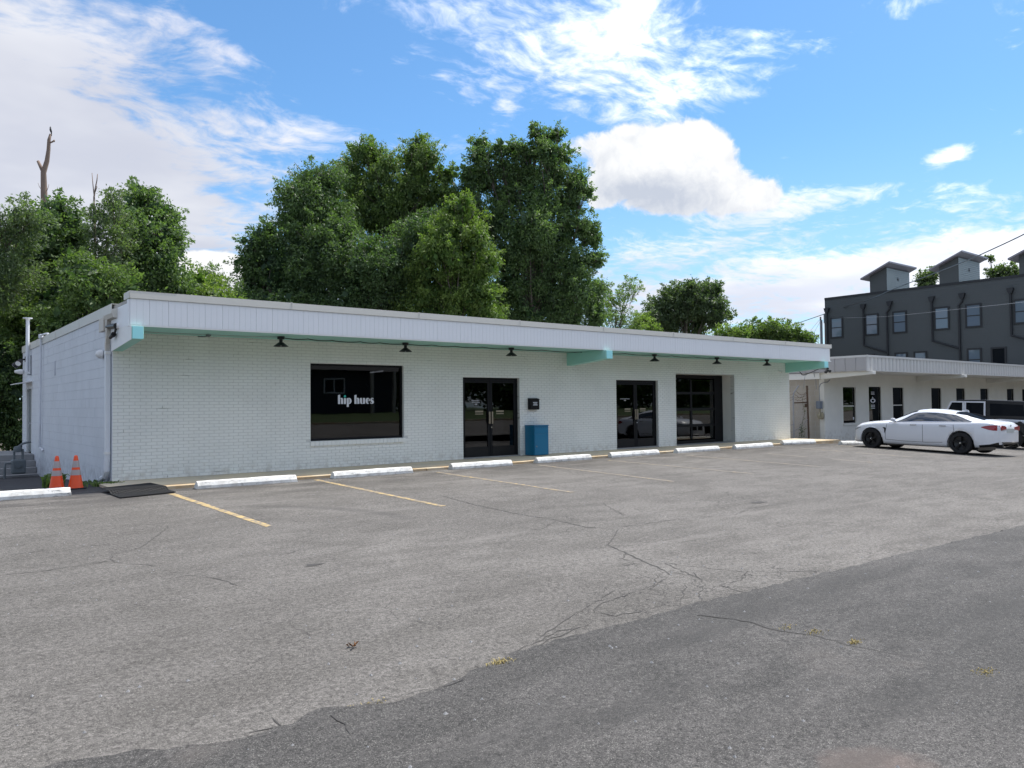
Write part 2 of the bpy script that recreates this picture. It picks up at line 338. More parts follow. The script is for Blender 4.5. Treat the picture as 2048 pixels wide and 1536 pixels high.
# ------------------------------------------------------------------ building helpers
ORG = {}
class MB:
    def __init__(s): s.v = []; s.f = []; s.sm = False
    def box(s, x0, y0, z0, x1, y1, z1):
        if x0 > x1: x0, x1 = x1, x0
        if y0 > y1: y0, y1 = y1, y0
        if z0 > z1: z0, z1 = z1, z0
        n = len(s.v); s.v += [(x0, y0, z0), (x1, y0, z0), (x1, y1, z0), (x0, y1, z0), (x0, y0, z1), (x1, y0, z1), (x1, y1, z1), (x0, y1, z1)]
        s.f += [tuple(n + i for i in q) for q in ((0, 3, 2, 1), (4, 5, 6, 7), (0, 1, 5, 4), (1, 2, 6, 5), (2, 3, 7, 6), (3, 0, 4, 7))]; return s
    def prism(s, pts, ax, a, b):                 # polygon pts extruded along axis ax from a to b
        n = len(s.v); k = len(pts)
        def put(p, t): q = list(p); q.insert(ax, t); return tuple(q)
        s.v += [put(p, a) for p in pts] + [put(p, b) for p in pts]
        s.f += [tuple(n + i for i in range(k)), tuple(n + k + i for i in reversed(range(k)))]
        s.f += [(n + i, n + k + i, n + k + (i + 1) % k, n + (i + 1) % k) for i in range(k)]; return s
    def tube(s, path, r, seg=8, cap=True):
        path = [Vector(p) for p in path]; rs = r if isinstance(r, (list, tuple)) else [r] * len(path)
        n = len(s.v); prev = None
        for i, p in enumerate(path):
            d = (path[min(i + 1, len(path) - 1)] - path[max(i - 1, 0)]).normalized()
            u = d.orthogonal().normalized() if prev is None else (prev - d * prev.dot(d)).normalized()
            prev = u; w = d.cross(u)
            for k in range(seg):
                t = 2 * math.pi * k / seg; s.v.append(tuple(p + (u * math.cos(t) + w * math.sin(t)) * rs[i]))
        for i in range(len(path) - 1):
            for k in range(seg):
                a, b = n + i * seg + k, n + i * seg + (k + 1) % seg; s.f.append((a, b, b + seg, a + seg))
        if cap: s.f.append(tuple(n + k for k in reversed(range(seg)))); s.f.append(tuple(n + (len(path) - 1) * seg + k for k in range(seg)))
        return s
    def lathe(s, c, prof, seg=24, ax='z'):       # prof: (radius, height)
        n = len(s.v)
        for r, h in prof:
            for k in range(seg):
                t = 2 * math.pi * k / seg; a, b = r * math.cos(t), r * math.sin(t)
                s.v.append({'z': (c[0] + a, c[1] + b, c[2] + h), 'x': (c[0] + h, c[1] + a, c[2] + b), 'y': (c[0] + a, c[1] + h, c[2] + b)}[ax])
        for i in range(len(prof) - 1):
            for k in range(seg):
                a, b = n + i * seg + k, n + i * seg + (k + 1) % seg; s.f.append((a, b, b + seg, a + seg))
        return s
    def quad(s, *p):
        n = len(s.v); s.v += [tuple(q) for q in p]; s.f.append(tuple(range(n, n + len(p)))); return s
    def mesh(s, name, mat_, org=(0, 0, 0)):
        me = D.meshes.new(name); o = Vector(org)
        me.from_pydata([(x - o.x, y - o.y, z - o.z) for x, y, z in s.v], [], s.f); me.validate(); me.update()
        if mat_: me.materials.append(MAT[mat_])
        if s.sm:
            for p in me.polygons: p.use_smooth = True
        return me
    def build(s, name, mat_, parent=None, bevel=0, smooth=False, **kw):
        s.sm = smooth; org = ORG.get(parent.name, (0, 0, 0)) if parent else (0, 0, 0)
        o = D.objects.new(name, s.mesh(name, mat_, org)); COL.objects.link(o)
        if parent: o.parent = parent
        ORG[o.name] = org
        if bevel:
            b = o.modifiers.new('bevel', 'BEVEL'); b.width = bevel; b.segments = 2; b.limit_method = 'ANGLE'
        if smooth == 'auto': pass
        for k, q in kw.items(): o[k] = q
        return o
def tag(o, label, cat, group=None):
    o['label'] = label; o['category'] = cat
    if group: o['group'] = group
    return o
def thing(name, label, cat, loc, group=None):
    o = D.objects.new(name, None); COL.objects.link(o); o.location = loc; ORG[o.name] = tuple(loc); o.empty_display_size = .2
    return tag(o, label, cat, group)
def copy_tree(o, parent=None):
    c_ = o.copy(); COL.objects.link(c_)
    if parent: c_.parent = parent
    ORG[c_.name] = ORG.get(o.name, (0, 0, 0))
    for ch in list(o.children): copy_tree(ch, c_)
    return c_
def piece(name, me, parent, loc, **kw):           # shared mesh piece, local to the piece's centre
    o = D.objects.new(name, me); COL.objects.link(o); o.parent = parent
    g = ORG.get(parent.name, (0, 0, 0)); o.location = (loc[0] - g[0], loc[1] - g[1], loc[2] - g[2]); ORG[o.name] = tuple(loc)
    for k, q in kw.items(): o[k] = q
    return o
def gz(x, y):                                     # height of the tarmac
    z = -.05 - .03 * min(max(0, x - 21), 13)
    if y < -1.8: z -= (.022 + .014 * min(1, max(0, (x - 14) / 7))) * min(-1.8 - y, 30)
    if y > 0 and x < 6: z -= .05 * min(y, 9)
    return z
# ================================================================== the setting
def sheet(name, xs, ys, off, m, zf=gz):
    xs = sorted(set(round(q, 4) for q in xs)); ys = sorted(set(round(q, 4) for q in ys)); b = MB()
    for y in ys:
        for x in xs: b.v.append((x, y, zf(x, y) + off))
    n = len(xs)
    for j in range(len(ys) - 1):
        for i in range(n - 1): b.f.append((j * n + i, j * n + i + 1, (j + 1) * n + i + 1, (j + 1) * n + i))
    return b.build(name, m, kind='structure')
rng = random.Random(7)
sheet('ground', [-400, -60, -25, 0, 6, 14, 21, 34, 70, 400], [-400, -60, -32, -31.8, -20, -1.8, 0, 9, 30, 60, 500], -.06, 'dirt', lambda x, y: gz(x, y) if y > -20 else gz(x, -20))
sheet('parking_lot', [-25, -12, -6, -3, 0, 3, 6.001, 10, 14, 21, 25, 30, 34, 45, 57.9], [-12.9, -12, -9, -6, -4, -1.8, 0, 4, 9, 12], 0, 'asphalt_old', lambda x, y: gz(x, y))
# newer street surface lying over the edge of the lot
edge = [(-25, -12.2), (-12, -12.35), (-6, -12.3), (-4, -12.22), (-3.1, -12.28), (-2.7, -12.32), (-2.6, -12.34), (-2.4, -12.4), (-2.19, -12.5), (-2.03, -12.55), (-1.83, -12.57), (-1.69, -12.56),
        (-1.56, -12.49), (-1.47, -12.48), (-1.34, -12.55), (-1.13, -12.64), (-.87, -12.64), (-.65, -12.59), (-.5, -12.53), (-.33, -12.51), (-.05, -12.42), (.12, -12.42), (.4, -12.39),
        (.75, -12.42), (1.25, -12.44), (1.78, -12.41), (2.27, -12.42), (2.79, -12.45), (3.55, -12.49), (4.45, -12.52), (6.07, -12.58), (7.33, -12.65), (8.44, -12.7), (12, -12.8), (21, -12.7), (34, -12.7), (57.9, -12.7)]
fine = []
for (xa, ya), (xb, yb) in zip(edge, edge[1:]):
    k = max(1, int((xb - xa) / (.07 if -5 < xa < 9 else 2)))
    for i in range(k): t = i / k; fine.append((xa + (xb - xa) * t, ya + (yb - ya) * t + (rng.uniform(-.022, .022) if -5 < xa < 12 else 0)))
fine.append(edge[-1]); b = MB()
for x, y in fine:
    b.v += [(x, y + .012, gz(x, y) + .001), (x, y - .012, gz(x, y) + .022), (x, -13.2, gz(x, -13.2) + .024), (x, -21.0, gz(x, -20) + .02)]
for i in range(len(fine) - 1):
    for k in range(3): a = i * 4 + k; b.f.append((a, a + 1, a + 5, a + 4))
b.build('street', 'asphalt_new', kind='structure')
zs = gz(0, -20)
b = MB(); b.quad((-60, -29, .25), (130, -29, .25), (130, -21.0, zs + .02), (-60, -21.0, zs + .02)); b.build('far_pavement', 'asphalt_old', kind='structure')
b = MB(); b.box(-60, -29.2, -.3, 130, -29.0, .38); b.build('kerb', 'walk_concrete', kind='structure')
b = MB(); b.prism([(-29.201, -.3), (-29.201, .33), (-37, .9), (-75, 1.0), (-75, -.3)], 0, -60, 130); b.build('lawn', 'lawn', kind='structure')
# concrete walk in front of the building: slabs butted with open joints
b = MB(); b.box(-.28, -1.78, -.3, 23.9, -.004, -.03); b.build('walkway_base', 'crack', kind='structure')
wk = D.objects.new('walkway', None); COL.objects.link(wk); wk['kind'] = 'structure'; ORG['walkway'] = (0, 0, 0)
xs = [-.3, 2.97, 6.0, 9.0, 12.0, 15.0, 18.0, 21.0, 23.92]
for x0, x1 in zip(xs, xs[1:]):
    b = MB(); b.box(x0 + .006, -1.80 + rng.uniform(-.02, .02), -.25, x1 - .006, -.002, rng.uniform(-.004, .0)); b.build('slab', 'walk_concrete', wk)
# bay markings
lnm = [(.42, .52, -2.5, -6.62), (3.28, 3.31, -2.0, -6.5), (6.0, 6.03, -2.25, -6.52), (8.86, 8.77, -2.3, -6.52), (11.15, 11.32, -2.4, -6.6), (14.05, 14.02, -2.6, -6.63), (16.6, 16.45, -2.8, -6.7), (19.4, 19.3, -2.9, -6.8), (22.1, 22.0, -2.6, -5.5)]
for i, (xa, xb, ya, yb) in enumerate(lnm):
    b = MB(); n = 14
    for k in range(n + 1):
        t = k / n; x = xa + (xb - xa) * t; y = ya + (yb - ya) * t; w = .052 + rng.uniform(-.006, .006)
        b.v += [(x - w, y, gz(x, y) + .004), (x + w, y, gz(x, y) + .004)]
        if k: b.f.append((2 * k - 2, 2 * k - 1, 2 * k + 1, 2 * k))
    b.build('bay_marking', 'yellow_line', kind='structure')
# long cracks traced over the lot (thin open joints in the tarmac)
def crack(pts, w, lift=.003):
    P = [onplane(px, py, 2, -.2) for px, py in pts]; P = []
    for px, py in pts:
        z = -.2
        for _ in range(6): q = onplane(px, py, 2, z); z = gz(q.x, q.y) + (.024 if q.y < -12.6 else 0)
        P.append((q.x, q.y))
    out = []
    for (xa, ya), (xb, yb) in zip(P, P[1:]):
        L = math.hypot(xb - xa, yb - ya); k = max(2, int(L / .06))
        for i in range(k): t = i / k; j = .016 if L > .1 else .005; out.append((xa + (xb - xa) * t + rng.uniform(-j, j), ya + (yb - ya) * t + rng.uniform(-j, j)))
    out.append(P[-1]); n0 = len(CB.v)
    for i, (x, y) in enumerate(out):
        p, q = out[max(0, i - 1)], out[min(len(out) - 1, i + 1)]; d = Vector((q[0] - p[0], q[1] - p[1], 0)).normalized(); nn = Vector((-d.y, d.x, 0))
        ww = w * rng.uniform(.2, 1.2) * (.35 if i in (0, len(out) - 1) else 1); z = gz(x, y) + (.024 if y < -12.6 else 0) + lift
        CB.v += [(x - nn.x * ww, y - nn.y * ww, z), (x + nn.x * ww, y + nn.y * ww, z)]
        if i: a = n0 + 2 * i; CB.f.append((a - 2, a - 1, a + 1, a))
CB = MB()
W = .0056
for pts in ([(885, 992), (950, 1010), (1035, 1028), (1110, 1040), (1175, 1055), (1230, 1057)], [(1112, 1042), (1085, 1058), (1060, 1060)], [(1237, 1057), (1225, 1078), (1214, 1090), (1232, 1098), (1252, 1106), (1275, 1118), (1300, 1128), (1330, 1142), (1340, 1150)],
            [(1232, 1055), (1300, 1046), (1380, 1036), (1470, 1030), (1505, 1016), (1560, 1008), (1600, 1003)], [(1330, 1142), (1385, 1152), (1330, 1126), (1400, 1135), (1480, 1143), (1640, 1143)], [(1372, 1165), (1365, 1200), (1355, 1218)],
            [(1315, 1150), (1310, 1170), (1240, 1195), (1195, 1210), (1190, 1225)], [(1190, 1225), (1230, 1232), (1290, 1222)], [(1385, 1145), (1410, 1170), (1395, 1190), (1405, 1206)], [(1495, 1143), (1480, 1160), (1440, 1170), (1490, 1186), (1485, 1196)], [(885, 992), (950, 1010), (1035, 1028), (1110, 1040), (1175, 1055), (1230, 1057)], [(1214, 1090), (1232, 1098), (1252, 1106), (1275, 1118), (1300, 1128), (1330, 1142)],
            [(1250, 1106), (1245, 1118), (1262, 1123)], [(1340, 1152), (1300, 1178), (1320, 1186), (1370, 1190)], [(340, 1050), (320, 1068), (290, 1090), (270, 1100), (225, 1108), (222, 1120), (232, 1125), (262, 1128)], [(262, 1128), (300, 1130), (316, 1134)],
            [(222, 1122), (180, 1128), (90, 1142), (10, 1150)], [(360, 1152), (410, 1152), (445, 1160), (478, 1172)], [(560, 1112), (600, 1100), (640, 1092)], [(605, 1462), (560, 1455), (520, 1462), (480, 1470)], [(560, 1455), (545, 1437)],
            [(690, 1418), (760, 1405), (830, 1385), (900, 1372), (930, 1356)], [(1024, 1305), (1060, 1290), (1120, 1262), (1150, 1256), (1180, 1248)], [(655, 1428), (680, 1440), (700, 1468)], [(1230, 1180), (1150, 1230), (1080, 1275)],
            [(1024, 1315), (1100, 1280), (1160, 1255)], [(0, 1112), (60, 1105), (150, 1095), (225, 1088)], [(690, 1015), (760, 1000), (850, 985)], [(1205, 1008), (1250, 1030), (1225, 1022)]): crack(pts, W if pts[0][0] < 800 or pts[0][1] > 1095 else W * 1.15)
crack([(1345, 1225), (1400, 1230), (1470, 1238), (1500, 1245), (1560, 1262), (1640, 1274), (1690, 1288), (1740, 1298), (1830, 1318), (1925, 1338), (1990, 1358), (2060, 1372)], .011)
CB.build('crack_lines', 'crack', kind='structure')

# ================================================================== the white brick shop building
BL = thing('shop_building', 'long low white painted brick shop building with a deep flat canopy', 'building', (0, 0, 0))
WX, WD = 23.54, 13.0
HOLES = [(4.06, 6.50, .615, 2.39), (8.27, 10.17, -.1, 2.13), (14.0, 15.93, -.1, 2.13), (16.82, 20.03, -.1, 2.37)]
def wall_boxes(b, x0, x1, z0, z1, holes, y0, y1):
    xs = sorted({x0, x1} | {h[0] for h in holes} | {h[1] for h in holes})
    for xa, xb in zip(xs, xs[1:]):
        hs = [h for h in holes if h[0] <= xa + 1e-6 and h[1] >= xb - 1e-6]
        if not hs: b.box(xa, y0, z0, xb, y1, z1)
        else:
            h = hs[0]
            if h[2] > z0: b.box(xa, y0, z0, xb, y1, h[2])
            if h[3] < z1: b.box(xa, y0, h[3], xb, y1, z1)
b = MB(); wall_boxes(b, .01, WX - .01, -.12, 2.94, HOLES, 0.0, .16)
fw = b.build('front_wall', 'mortar', BL)
# bricks: running bond, every face a little proud and uneven; the 300 that show largest are single pieces
BW, BH, J = .2032, .0667, .0095
cand = []
rows = int(2.94 / BH)
for r in range(rows):
    z0 = r * BH + .002; z1 = z0 + BH - J
    x = -(BW / 2 if r % 2 else 0)
    while x < WX:
        xa, xb = max(x, .0) + .0, min(x + BW - J, WX); x += BW
        if xb - xa < .03: continue
        segs = [(xa, xb)]
        for h in HOLES:
            if z1 > h[2] - .002 and z0 < h[3] + .002:
                ns = []
                for p, q in segs:
                    if q <= h[0] or p >= h[1]: ns.append((p, q)); continue
                    if p < h[0]: ns.append((p, h[0]))
                    if q > h[1]: ns.append((h[1], q))
                segs = ns
        for p, q in segs:
            if q - p > .02 and not (3.98 < (p + q) / 2 < 6.56 and .50 < z0 < .62): cand.append((p, q, z0, z1))
def brickv(b, p, q, z0, z1, rg):
    y = -.0076 + rg.uniform(-.0018, .0018); t = rg.uniform(-.001, .001); c = .0025
    n = len(b.v); b.v += [(p + c, y + t, z0 + c), (q - c, y - t, z0 + c), (q - c, y - t, z1 - c), (p + c, y + t, z1 - c), (p, -.004, z0), (q, -.004, z0), (q, -.004, z1), (p, -.004, z1), (p, .004, z0), (q, .004, z0), (q, .004, z1), (p, .004, z1)]
    b.f.append((n, n + 1, n + 2, n + 3))
    for o1 in (0, 4):
        for i in range(4): j = (i + 1) % 4; b.f.append((n + o1 + j, n + o1 + i, n + o1 + 4 + i, n + o1 + 4 + j))
def campix(x, y, z):
    q = RM.T @ (np.array([x, y, z]) - CP); return q
cand.sort(key=lambda c: c[0] + abs(c[2] - .9) * .01)
single = [c for c in cand if c[0] < 1.7 and c[1] - c[0] > .15][:300]; sset = set(single)
bm_var = []
for k in range(6):
    bb = MB(); brickv(bb, -(BW - J) / 2, (BW - J) / 2, -(BH - J) / 2, (BH - J) / 2, rng); bm_var.append(bb.mesh('brick', 'white_brick_paint'))
for p, q, z0, z1 in single:
    if abs((q - p) - (BW - J)) < .002: piece('brick', rng.choice(bm_var), fw, ((p + q) / 2, 0, (z0 + z1) / 2))
    else:
        bb = MB(); brickv(bb, p, q, z0, z1, rng); bb.build('brick', 'white_brick_paint', fw)
b = MB()
for c in cand:
    if c not in sset: brickv(b, *c, rng)
b.build('brickwork', 'white_brick_paint', fw, kind='stuff')

# side wall of painted concrete blocks (ground drops towards the back)
b = MB(); b.prism([(0.17, -.15), (0.17, 3.24), (10.9, 3.24), (10.9, -.7)], 0, .004, .2)
b.prism([(10.9, 2.2), (10.9, 3.24), (13.0, 3.24), (13.0, 2.2)], 0, .004, .2); b.prism([(12.1, -.7), (12.1, 2.2), (13.0, 2.2), (13.0, -.7)], 0, .004, .2)
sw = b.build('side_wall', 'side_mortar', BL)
bl = []
for r in range(-4, 16):
    z0 = r * .2032; z1 = min(z0 + .2032 - .004, 3.238)
    y = -(.2032 if r % 2 else 0)
    while y < 13.0:
        ya, yb = max(y, -.001), min(y + .4064 - .0015, 13.0); y += .4064
        if yb - ya < .05 or z1 < gz(-.5, (ya + yb) / 2) - .1: continue
        if yb > 10.92 and ya < 12.1 and z1 < 2.23:
            if ya < 10.86 : yb = min(yb, 10.9)
            elif yb > 12.15: ya = max(ya, 12.1)
            else: continue
        bl.append((ya, yb, z0, z1))
bl.sort(key=lambda q: q[0]); bb2 = MB()
for i, (ya, yb, z0, z1) in enumerate(bl):
    t = MB() if i < 300 else bb2; x = -.0015 + rng.uniform(-.0014, .0014)
    n = len(t.v); t.v += [(x, ya + .002, z0 + .002), (x, yb - .002, z0 + .002), (x, yb - .002, z1 - .002), (x, ya + .002, z1 - .002), (.014, ya, z0), (.014, yb, z0), (.014, yb, z1), (.014, ya, z1)]
    t.f.append((n + 3, n + 2, n + 1, n))
    for k in range(4): j = (k + 1) % 4; t.f.append((n + k, n + j, n + 4 + j, n + 4 + k))
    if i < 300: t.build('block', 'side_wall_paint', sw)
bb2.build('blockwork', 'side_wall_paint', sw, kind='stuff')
b = MB(); b.box(WX - .2, .17, -.7, WX, 13.0, 3.3); b.box(.21, 12.8, -.7, WX - .21, 13.0, 3.3); b.build('rear_wall', 'side_wall_paint', BL)
b = MB(); b.box(.03, -1.40, 3.30, WX + .3, 12.98, 3.40); b.build('roof', 'roof_membrane', BL)
# canopy: planks, coping, soffit, beams
b = MB(); b.box(.0, -1.46, 2.90, 23.93, -1.42, 3.37); fas = b.build('fascia', 'trim_white', BL)
pw = .3265; npl = int(23.95 / pw); me = MB()
e_ = pw - .004
for k in range(3):
    xa = k * e_ / 3 + (.0015 if k else 0); xb = (k + 1) * e_ / 3 - (.0015 if k < 2 else 0); me.box(xa, -.012, .0, xb, .002, .462)
me.box(0, -.007, 0, e_, .003, .462); mesh_pl = me.mesh('plank', 'fascia_paint')
for k in range(npl + 1):
    x = -.02 + k * pw
    if x + pw <= 23.96: piece('plank', mesh_pl, fas, (x, -1.488 + rng.uniform(-.0015, .0015), 2.905))
x = -.02 + (npl) * pw
b = MB(); b.box(-.02, -1.498, 2.878, 23.95, -1.46, 2.903); b.box(-.02, -1.502, 3.368, 23.95, -1.46, 3.374); b.build('edge_strip', 'trim_white', fas)
b = MB(); b.box(-.03, -1.40, 2.90, -.018, -.0, 3.30); b.box(-.045, -1.485, 2.878, -.018, -1.38, 3.36); b.build('canopy_end', 'fascia_paint', BL)
b = MB(); b.box(23.90, -1.40, 2.90, 23.93, 0, 3.37); b.build('canopy_end', 'fascia_paint', BL)
cps = [-.03, 3.0, 6.02, 8.99, 11.96, 14.92, 17.89, 20.9, 23.96]
cop = thing  # coping lengths with a raised seam at each joint
for i, (xa, xb) in enumerate(zip(cps, cps[1:])):
    b = MB(); zt = 3.512 + rng.uniform(-.003, .003)
    b.prism([(-1.512, 3.376), (-1.522, 3.376), (-1.512, zt), (-1.30, zt - .01), (-1.30, zt - .03), (-1.49, zt - .03)], 0, xa + .002, xb - .002)
    b.box(xb - .012, -1.522, 3.376, xb + .002, -1.30, zt + .010)
    if i == 0: b.prism([(-1.515, zt), (-1.30, zt - .01), (-1.35, zt + .0)], 0, xa, xa + .8)
    b.build('coping', 'beige_metal', BL)
b = MB(); b.box(-.045, -1.515, 3.376, -.031, -1.12, 3.50); b.build('coping', 'beige_metal', BL)
ys = [.0, 3.3, 6.5, 9.8, 13.03]
for i, (ya, yb) in enumerate(zip(ys, ys[1:])):
    b = MB(); b.prism([(-.022, 3.235), (-.014, 3.235), (-.014, 3.43), (.16, 3.43), (.16, 3.44), (-.022, 3.44)], 1, ya + .002, yb - .002); b.box(-.026, yb - .03, 3.233, .16, yb + .0, 3.446); b.build('coping', 'beige_metal', BL)
b = MB(); b.box(.0, -1.455, 2.885, 23.92, -.012, 2.900); b.build('soffit', 'teal', BL)
for i, (xa, xb) in enumerate(((-.016, .185), (11.95, 12.20), (23.27, 23.54))):
    b = MB(); b.prism([(-.004, 2.515), (-1.60, 2.64), (-1.60, 2.872), (-1.50, 2.876), (-1.46, 2.884), (-.004, 2.884)], 0, xa, xb)
    bm_ = b.build('beam', 'teal', BL, bevel=.012)
    b = MB(); b.box(xa + .012, -1.610, 2.645, xb - .012, -1.602, 2.868); b.build('beam_end', 'teal_end_lit', bm_)
    if i == 0:
        b = MB(); b.prism([(-.01, 2.505), (-1.60, 2.63), (-1.60, 2.872), (-1.50, 2.876), (-1.46, 2.90), (-.01, 2.90)], 0, xa - .012, xa - .002); b.build('beam_cheek', 'trim_white', bm_)
# big window
def rect_frame(b, x0, x1, z0, z1, y0, y1, w, wb=None, wt_=None):
    wb = wb or w; wt_ = wt_ or w
    b.box(x0, y0, z0, x0 + w, y1, z1); b.box(x1 - w, y0, z0, x1, y1, z1); b.box(x0 + w, y0, z0, x1 - w, y1, z0 + wb); b.box(x0 + w, y0, z1 - wt_, x1 - w, y1, z1)
wn = MB(); rect_frame(wn, 4.061, 6.499, .62, 2.388, .07, .15, .045, .055); wn = wn.build('window', 'black_frame', BL)
b = MB(); b.box(4.107, .115, .676, 6.454, .121, 2.342); b.build('pane', 'shop_glass', wn)
b = MB(); rect_frame(b, 4.061, 6.499, .616, 2.39, .0, .068, .004); b.build('reveal', 'trim_white', wn)
sm = [MB() for _ in range(1)]
nb = 24; w_ = (6.52 - 4.05) / nb
sl_ = MB(); sl_.box(0, 0, 0, w_ - .006, .10, .098); sme = sl_.mesh('sill_brick', 'white_brick_paint')
for k in range(nb): piece('sill_brick', sme, wn, (4.05 + k * w_, -.048 + rng.uniform(-.002, .002), .515))
# lettering on the window glass: hip hues
def lettering(org, s, y):
    def poly(b, pts): b.prism([(org[0] + x * s, org[1] + z * s) for x, z in pts], 1, y - .003, y)
    def arc(cx, cz, rx, rz, a0, a1, n=12): return [(cx + rx * math.cos(math.radians(a0 + (a1 - a0) * i / n)), cz + rz * math.sin(math.radians(a0 + (a1 - a0) * i / n))) for i in range(n + 1)]
    def stem(b, x, z0, z1, w=.40, sl=.10): poly(b, [(x, z0), (x + w, z0), (x + w, z1), (x + w * .5, z1 - sl * .3), (x, z1 - sl)])
    def h(b, x):
        stem(b, x, 0, 1.55); poly(b, [(x + .55, 0), (x + .93, 0)] + arc(x + .62, .72, .31, .30, 0, 90)[0:] + [(x + .46, 1.0), (x + .40, .93), (x + .40, .87), (x + .5, .93), (x + .55, .80)])
    def u(b, x):
        poly(b, [(x, 1), (x + .38, 1), (x + .38, .16), (x + .42, .07), (x + .5, .07), (x + .56, .16), (x + .56, 0), (x + .2, -.02), (x + .06, .08), (x, .25)]); poly(b, [(x + .56, 1), (x + .95, 1), (x + .95, 0), (x + .56, 0)])
    def ring(b, pts_o, pts_i):
        n = len(pts_o)
        for i in range(n - 1): poly(b, [pts_o[i], pts_o[i + 1], pts_i[i + 1], pts_i[i]])
    def p_(b, x):
        stem(b, x, -.5, 1.0, .38, .05); ring(b, arc(x + .42, .5, .47, .52, -95, 95), arc(x + .42, .5, .10, .40, -95, 95))
    def e_(b, x):
        ring(b, arc(x + .42, .5, .42, .52, 0, 310), arc(x + .50, .5, .10, .42, 0, 310)); poly(b, [(x + .35, .46), (x + .84, .46), (x + .84, .55), (x + .35, .55)])
    def s_(b, x):
        poly(b, [(x + .62, .95), (x + .60, .70), (x + .45, .90), (x + .30, .86), (x + .32, .74), (x + .66, .50), (x + .70, .22), (x + .52, .0), (x + .2, -.02), (x + .03, .05), (x + .03, .34), (x + .22, .08), (x + .36, .12), (x + .34, .24), (x + .05, .48), (x + .0, .74), (x + .14, .97), (x + .38, 1.03)])
    b = MB(); h(b, 0); stem(b, 1.08, 0, .98, .38, .0); p_(b, 1.60); h(b, 3.02); u(b, 4.08); e_(b, 5.13); s_(b, 6.02)
    L = b.build('window_lettering', 'white_letter'); tag(L, 'white shop name "hip hues" in bold letters on the big dark window', 'lettering')
    b = MB(); poly(b, arc(1.27, 1.27, .21, .21, 0, 360, 16)[:-1]); b.build('letter_dot', 'teal_letter', L)
    return L
p0 = onplane(676, 808, 1, .11); p1 = onplane(748, 810, 1, .11)
lettering((p0.x, p0.z), (p1.x - p0.x) / 6.74, .112)
# entrance doors
def entrance(x0, x1, z0, yy=.085):
    f_ = MB(); rect_frame(f_, x0 + .001, x1 - .001, z0, 2.128, yy, yy + .07, .05, .02, .055); xm = (x0 + x1) / 2
    fr = f_.build('door_frame', 'black_frame', BL)
    for sgn, xa, xb in ((-1, x0 + .055, xm - .004), (1, xm + .004, x1 - .055)):
        d = MB(); z1 = z0 + .025; st = .075
        d.box(xa, yy + .01, z1, xa + st, yy + .055, 2.07); d.box(xb - st, yy + .01, z1, xb, yy + .055, 2.07); d.box(xa + st, yy + .01, 1.99, xb - st, yy + .055, 2.07)
        dr = d.build('door', 'black_frame', BL)
        k = MB(); k.box(xa + st, yy + .004, z1, xb - st, yy + .05, z1 + .245); k.build('kick_plate', 'door_kick', dr)
        k = MB(); k.box(xa + st, yy + .03, z1 + .247, xb - st, yy + .036, 1.99); k.build('pane', 'shop_glass', dr)
        hx = xm + sgn * .045; k = MB(); k.box(hx - .022, yy - .045, .90, hx + .022, yy - .02, 1.22); k.box(hx - .012, yy - .02, .93, hx + .012, yy + .01, .96); k.box(hx - .012, yy - .02, 1.16, hx + .012, yy + .01, 1.19); k.build('handle', 'bronze', dr)
        bx = xm + sgn * .22; k = MB(); k.box(bx if sgn > 0 else bx - .26, yy + .022, 1.205, bx + .26 if sgn > 0 else bx, yy + .029, 1.25); k.box(bx if sgn > 0 else bx - .26, yy + .022, 1.15, bx + .26 if sgn > 0 else bx, yy + .029, 1.175); k.build('push_bar', 'bronze', dr)
        if sgn > 0: k = MB(); k.lathe((xm + .04, yy + .008, .80), [(0, -.02), (.018, -.02), (.018, 0)], 10, 'y'); k.build('lock', 'chrome', dr)
    b = MB(); b.box(x0, -.02, -.02, x1, yy + .2, z0 + .01); b.build('threshold', 'concrete_step', BL)
    return xm
xm1 = entrance(8.27, 10.17, .018); xm2 = entrance(14.0, 15.93, .025)
def notice(px0, px1, pyt, pyb, label, lines, yy=.112):
    a_ = onplane(px0, pyt, 1, yy); c_ = onplane(px1, pyb, 1, yy); b = MB(); rg = random.Random(int(px0)); H_ = (a_.z - c_.z)
    for k in range(lines):
        x = a_.x + (c_.x - a_.x) * .02 * k; zt = a_.z - k * .045
        while x < c_.x - .02: w = rg.uniform(.008, .022); b.box(x, yy - .003, zt - rg.uniform(.02, .028), x + w, yy - .001, zt); x += w + .006
    xm = (a_.x + c_.x) / 2; b.box(xm - .04, yy - .003, a_.z - lines * .045 - .03, xm + .045, yy - .001, a_.z - lines * .045)
    o = b.build('door_notice', 'grey_letter'); tag(o, label, 'notice')
notice(943, 960, 800.5, 806, 'two tiny grey printed lines on the door glass nearest the blue box', 2)
notice(1240, 1259, 797, 800, 'one tiny grey printed line on the glass of the right-hand double door', 1)
